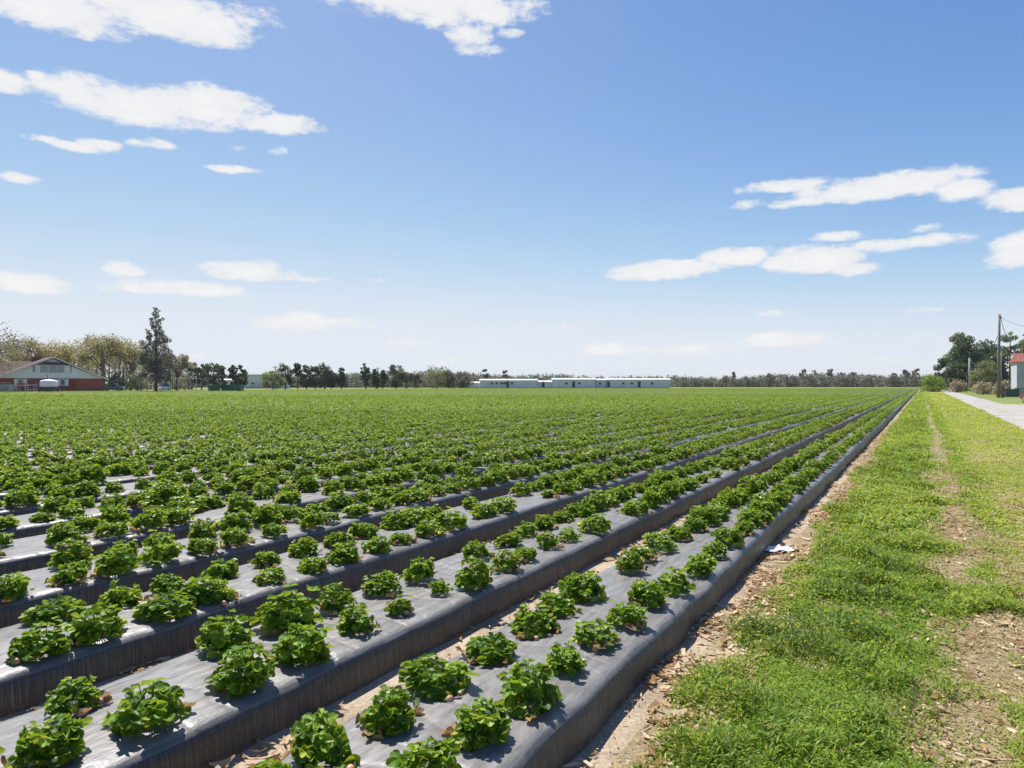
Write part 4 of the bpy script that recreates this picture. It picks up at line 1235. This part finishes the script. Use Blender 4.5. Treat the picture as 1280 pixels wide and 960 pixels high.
rb = thing("meter_box", "dark red box on a short stand at the tall pole's foot", "box", (px1x + .15, PY1 - .55, 0))
MB().box(-.11, .11, -.08, .08, .55, 1.25).build("box_body", M['maroon'], rb, bevel=.02)
MB().box(-.13, .13, -.10, .10, 1.253, 1.31).build("lid", M['maroon'], rb)
MB().box(-.12, .12, -.08, .08, 0, .547).build("stand", M['dkgrey'], rb)

WY = 92.0; wu = WY / FPX
wh = thing("white_house", "two storey white house with red roof beyond the utility pole", "house", (at(1271, WY), WY, 0), R(-31))
X = lambda px: (px - 1262) * wu
eh = hgt(452, WY); rh_ = hgt(441, WY)
MB().box(0, 9, 0, 7, 0, eh).build("wall", M['bluewall'], wh)
MB().add([(-.25, -.45, eh - .05), (9.5, -.45, eh - .05), (9.5, 7.4, eh - .05), (-.25, 7.4, eh - .05), (-.05, 2.6, rh_), (9.5, 2.6, rh_)],
         [(0, 1, 5, 4), (1, 2, 5), (2, 3, 4, 5), (3, 0, 4), (3, 2, 1, 0)]).build("roof", M['redroof'], wh)
MB().box(.9, 1.7, 3.0, 3.8, rh_ - .4, rh_ + .5).build("chimney", M['brick'], wh)
MB().add([(.9, -2.1, hgt(468, WY) - .1), (9.5, -2.1, hgt(468, WY) - .1), (9.5, -.003, hgt(463.5, WY)), (.9, -.003, hgt(463.5, WY)), (.9, -2.1, hgt(468, WY) - .25), (9.5, -2.1, hgt(468, WY) - .25), (9.5, -.003, hgt(463.5, WY) - .15), (.9, -.003, hgt(463.5, WY) - .15)],
         [(0, 1, 2, 3), (7, 6, 5, 4), (0, 4, 5, 1), (0, 3, 7, 4), (1, 5, 6, 2)]).build("porch_roof", M['redroof'], wh)
for xx in (1.1, 3.2, 5.4):
    MB().tube([(xx, -1.95, 0), (xx, -1.95, hgt(468, WY) - .26)], .08, 8).build("porch_post", M['white'], wh)
for xx in (.9, 3.2):
    f = MB().box(xx, xx + 1.1, -.05, 0, hgt(461, WY), hgt(454.5, WY)).build("window", M['white'], wh)
    MB().box(xx + .1, xx + 1.0, -.08, -.053, hgt(461, WY) + .08, hgt(454.5, WY) - .08).build("pane", M['paleglass'], f)
MB().box(2.0, 2.95, -.05, 0, .1, 2.15).build("door", M['dkgrey'], wh)

gb = thing("utility_cabinet", "dark green utility cabinet on the grass before the white house", "cabinet", (at(1263, 84), 84, 0))
MB().box(-.85, .85, -.4, .4, .08, .92).build("cabinet_body", M['dkgreen'], gb, bevel=.03)
MB().box(-.9, .9, -.45, .45, .923, .99).build("lid", M['dkgreen'], gb)
MB().box(-.8, .8, -.35, .35, 0, .077).build("plinth", M['grey'], gb)
gb2 = thing("utility_cabinet", "grey utility cabinet half hidden behind the dark green one", "cabinet", (at(1277, 86), 86, 0))
MB().box(-.6, .6, -.4, .4, .06, 1.05).build("cabinet_body", M['grey'], gb2, bevel=.03)
MB().box(-.65, .65, -.44, .44, 1.053, 1.12).build("lid", M['dkgrey'], gb2)

# ------------------------------------------------------------------ the air over the field
hm, hnt, hout = new_mat("haze_air")
hv = N(hnt, "ShaderNodeVolumePrincipled"); hv.inputs["Density"].default_value = .00014; hv.inputs["Color"].default_value = (.86, .92, 1, 1); hnt.links.new(hv.outputs[0], hout.inputs["Volume"])
tag(MB().box(-1520, 1520, -320, 2220, -1, 30).build("haze", hm), "thin pale air over the field", kind="stuff")

# ------------------------------------------------------------------ sky, sun, camera
SUN_AZ = R(-28); SUN_EL = R(58)          # azimuth measured from straight ahead, to the right positive
w_ = bpy.data.worlds.new("World"); SC.world = w_; w_.use_nodes = True
nt = w_.node_tree; nt.nodes.clear()
wo = N(nt, "ShaderNodeOutputWorld"); bg = N(nt, "ShaderNodeBackground"); nt.links.new(bg.outputs[0], wo.inputs[0])
sky = N(nt, "ShaderNodeTexSky"); sky.sky_type = 'NISHITA'; sky.sun_disc = False
sky.sun_elevation = SUN_EL; sky.sun_rotation = SUN_AZ; sky.altitude = 0; sky.air_density = .6; sky.dust_density = .3; sky.ozone_density = 4.0
SKY_STRENGTH = .12; EXPO = .74
bg.inputs[1].default_value = SKY_STRENGTH
tc = N(nt, "ShaderNodeTexCoord"); dirv = tc.outputs["Generated"]
sx = N(nt, "ShaderNodeSeparateXYZ"); nt.links.new(dirv, sx.inputs[0])
az = mathn(nt, 'ARCTAN2', sx.outputs[0], sx.outputs[1]); el = mathn(nt, 'ARCSINE', sx.outputs[2])
cmb = N(nt, "ShaderNodeCombineXYZ"); nt.links.new(mathn(nt, 'MULTIPLY', az, 1.0), cmb.inputs[0]); nt.links.new(mathn(nt, 'MULTIPLY', el, 2.0), cmb.inputs[1])
nA = noise(nt, cmb.outputs[0], 16, 7, .60); nB = noise(nt, cmb.outputs[0], 48, 8, .68)
wA = N(nt, "ShaderNodeTexNoise"); wA.inputs["Scale"].default_value = 9; wA.inputs["Detail"].default_value = 4; nt.links.new(cmb.outputs[0], wA.inputs["Vector"])
wsep = N(nt, "ShaderNodeSeparateColor"); nt.links.new(wA.outputs["Color"], wsep.inputs[0])
azw = mathn(nt, 'ADD', az, mathn(nt, 'MULTIPLY_ADD', wsep.outputs[0], .07, -.035))
elw = mathn(nt, 'ADD', el, mathn(nt, 'MULTIPLY_ADD', wsep.outputs[1], .022, -.011))
CLOUDS = [  # photo x, y, half width, rise above, depth below, strength
    (50, 8, 130, 40, 26, 1), (190, 14, 130, 40, 30, 1), (255, 38, 60, 20, 20, .9), (90, 43, 26, 8, 7, .6), (300, 20, 50, 20, 12, .5),
    (540, 2, 130, 40, 30, 1), (640, 6, 55, 20, 14, .6), (580, 42, 26, 22, 18, .8), (595, 62, 30, 8, 10, .7), (630, 44, 24, 7, 7, .7),
    (15, 106, 50, 17, 12, 1), (58, 99, 20, 8, 8, .8), (180, 132, 125, 25, 24, 1.1), (260, 132, 75, 24, 25, 1.1), (355, 158, 55, 15, 13, 1), (95, 118, 60, 10, 12, .8),
    (85, 182, 60, 8, 7, .9), (122, 180, 36, 11, 10, 1), (190, 180, 30, 8, 7, .8), (25, 221, 30, 7, 7, .8), (292, 216, 38, 7, 6, .75), (298, 185, 16, 4, 4, .4), (345, 189, 14, 5, 5, .4),
    (35, 354, 58, 16, 13, 1), (222, 361, 90, 11, 9, .9), (158, 336, 32, 11, 9, .6), (308, 340, 60, 13, 10, .85), (370, 346, 42, 5, 4, .5),
    (378, 404, 56, 14, 12, .9), (440, 406, 46, 8, 7, .6), (515, 428, 38, 6, 5, .5), (560, 452, 44, 7, 6, .5),
    (1105, 234, 115, 17, 16, 1.1), (990, 232, 60, 10, 8, .8), (1005, 252, 40, 7, 8, .75), (942, 255, 26, 7, 6, .6), (1268, 251, 48, 16, 13, 1), (1205, 238, 40, 14, 15, .9),
    (1282, 316, 55, 26, 18, 1.1), (833, 338, 70, 12, 11, .95), (915, 320, 52, 13, 11, .85), (1018, 326, 62, 19, 16, 1.1), (1060, 335, 45, 10, 8, .8),
    (1120, 306, 85, 9, 9, .7), (1045, 297, 30, 7, 6, .6), (1160, 287, 16, 6, 6, .6),
    (960, 394, 32, 5, 5, .5), (770, 438, 46, 9, 8, .8), (860, 437, 64, 9, 8, .65), (978, 427, 56, 11, 9, .95), (1040, 430, 30, 6, 6, .5), (930, 465, 60, 6, 6, .45), (250, 446, 60, 5, 5, .4), (700, 405, 50, 4, 4, .35), (1165, 385, 45, 5, 5, .4), (640, 458, 70, 5, 5, .45), (1090, 452, 60, 5, 5, .45), (200, 395, 40, 4, 4, .35), (1150, 425, 40, 4, 4, .35), (470, 350, 30, 3, 3, .3)]
acc = None
for px, py, hw_, up, dn, stg in CLOUDS:
    stg *= 1.0 if py < 290 else 1.18
    uu, vv = (px - 640) / FPX, (480 - py) / FPX
    a0 = math.atan(uu); e0 = math.atan(vv * math.cos(a0))
    ka = 1 / (1 + uu * uu); ke = math.cos(a0) * math.cos(e0) ** 2
    A = 1.0 * hw_ / FPX * ka; Bu = 1.0 * up / FPX * ke; Bd = 1.0 * dn / FPX * ke
    dx = mathn(nt, 'MULTIPLY_ADD', azw, 1 / A, -a0 / A)
    dy = mathn(nt, 'SUBTRACT', elw, e0)
    dy = mathn(nt, 'MAXIMUM', mathn(nt, 'MULTIPLY', dy, 1 / Bu), mathn(nt, 'MULTIPLY', dy, -1 / Bd))
    r2 = mathn(nt, 'ADD', mathn(nt, 'MULTIPLY', dx, dx), mathn(nt, 'MULTIPLY', dy, dy))
    v = mathn(nt, 'MULTIPLY_ADD', r2, -.62 * stg, stg)
    acc = v if acc is None else mathn(nt, 'SMOOTH_MAX', acc, v, .25)
dens = mathn(nt, 'ADD', acc, mathn(nt, 'MULTIPLY_ADD', nA, 1.25, -.68))
dens = mathn(nt, 'ADD', dens, mathn(nt, 'MULTIPLY_ADD', nB, 1.3, -.66))
mr = N(nt, "ShaderNodeMapRange", interpolation_type='SMOOTHSTEP'); nt.links.new(dens, mr.inputs[0])
mr.inputs[1].default_value = .08; mr.inputs[2].default_value = .70; mr.inputs[3].default_value = 0; mr.inputs[4].default_value = 1
alpha = mathn(nt, 'MULTIPLY', mr.outputs[0], .97)
CW = .94 / 2 ** EXPO / SKY_STRENGTH
thick = N(nt, "ShaderNodeMapRange"); nt.links.new(mathn(nt, 'MULTIPLY', nA, dens), thick.inputs[0]); thick.inputs[1].default_value = .1; thick.inputs[2].default_value = .7
cc = mixc(nt, thick.outputs[0], (CW * .86, CW * .89, CW * .93), (CW * 1.0, CW * .99, CW * .985))
# bright air low over the horizon saturates softly
ks = N(nt, "ShaderNodeSeparateColor"); nt.links.new(sky.outputs[0], ks.inputs[0]); kc = N(nt, "ShaderNodeCombineColor")
US = 2 ** EXPO * SKY_STRENGTH
for i, (gain, gam, lim) in enumerate(((1.68, 1.45, .80), (1.09, 1.15, .855), (1.04, 1.0, .925))):
    c = mathn(nt, 'MULTIPLY', mathn(nt, 'POWER', mathn(nt, 'MULTIPLY', ks.outputs[i], US), gam), gain)
    q = mathn(nt, 'POWER', mathn(nt, 'MULTIPLY', c, 1 / lim), 4.0)
    nt.links.new(mathn(nt, 'MULTIPLY', mathn(nt, 'DIVIDE', c, mathn(nt, 'POWER', mathn(nt, 'ADD', q, 1.0), .25)), 1 / US), kc.inputs[i])
SKYC = kc.outputs[0]
nt.links.new(mixc(nt, alpha, SKYC, cc), bg.inputs[0])

sl = bpy.data.lights.new("sun", 'SUN'); sl.energy = 4.4; sl.angle = R(.55); sl.color = (1, .955, .89)
so = bpy.data.objects.new("sun", sl); COL.objects.link(so)
from mathutils import Vector
sdir = Vector((math.sin(SUN_AZ) * math.cos(SUN_EL), math.cos(SUN_AZ) * math.cos(SUN_EL), math.sin(SUN_EL)))
so.rotation_euler = (-sdir).to_track_quat('-Z', 'Y').to_euler(); so.location = (0, 0, 50)

cam = bpy.data.cameras.new("camera"); cam.sensor_width = 36; cam.lens = 24; cam.clip_end = 6000; cam.clip_start = .05
co = bpy.data.objects.new("camera", cam); COL.objects.link(co); co.location = (0, 0, H); co.rotation_euler = (R(90), 0, 0)
SC.camera = co
SC.view_settings.view_transform = 'Standard'; SC.view_settings.look = 'None'; SC.view_settings.exposure = EXPO; SC.view_settings.gamma = 1
SC.view_settings.use_curve_mapping = False
SC.cycles.max_bounces = 8; SC.cycles.transparent_max_bounces = 4; SC.cycles.use_denoising = True
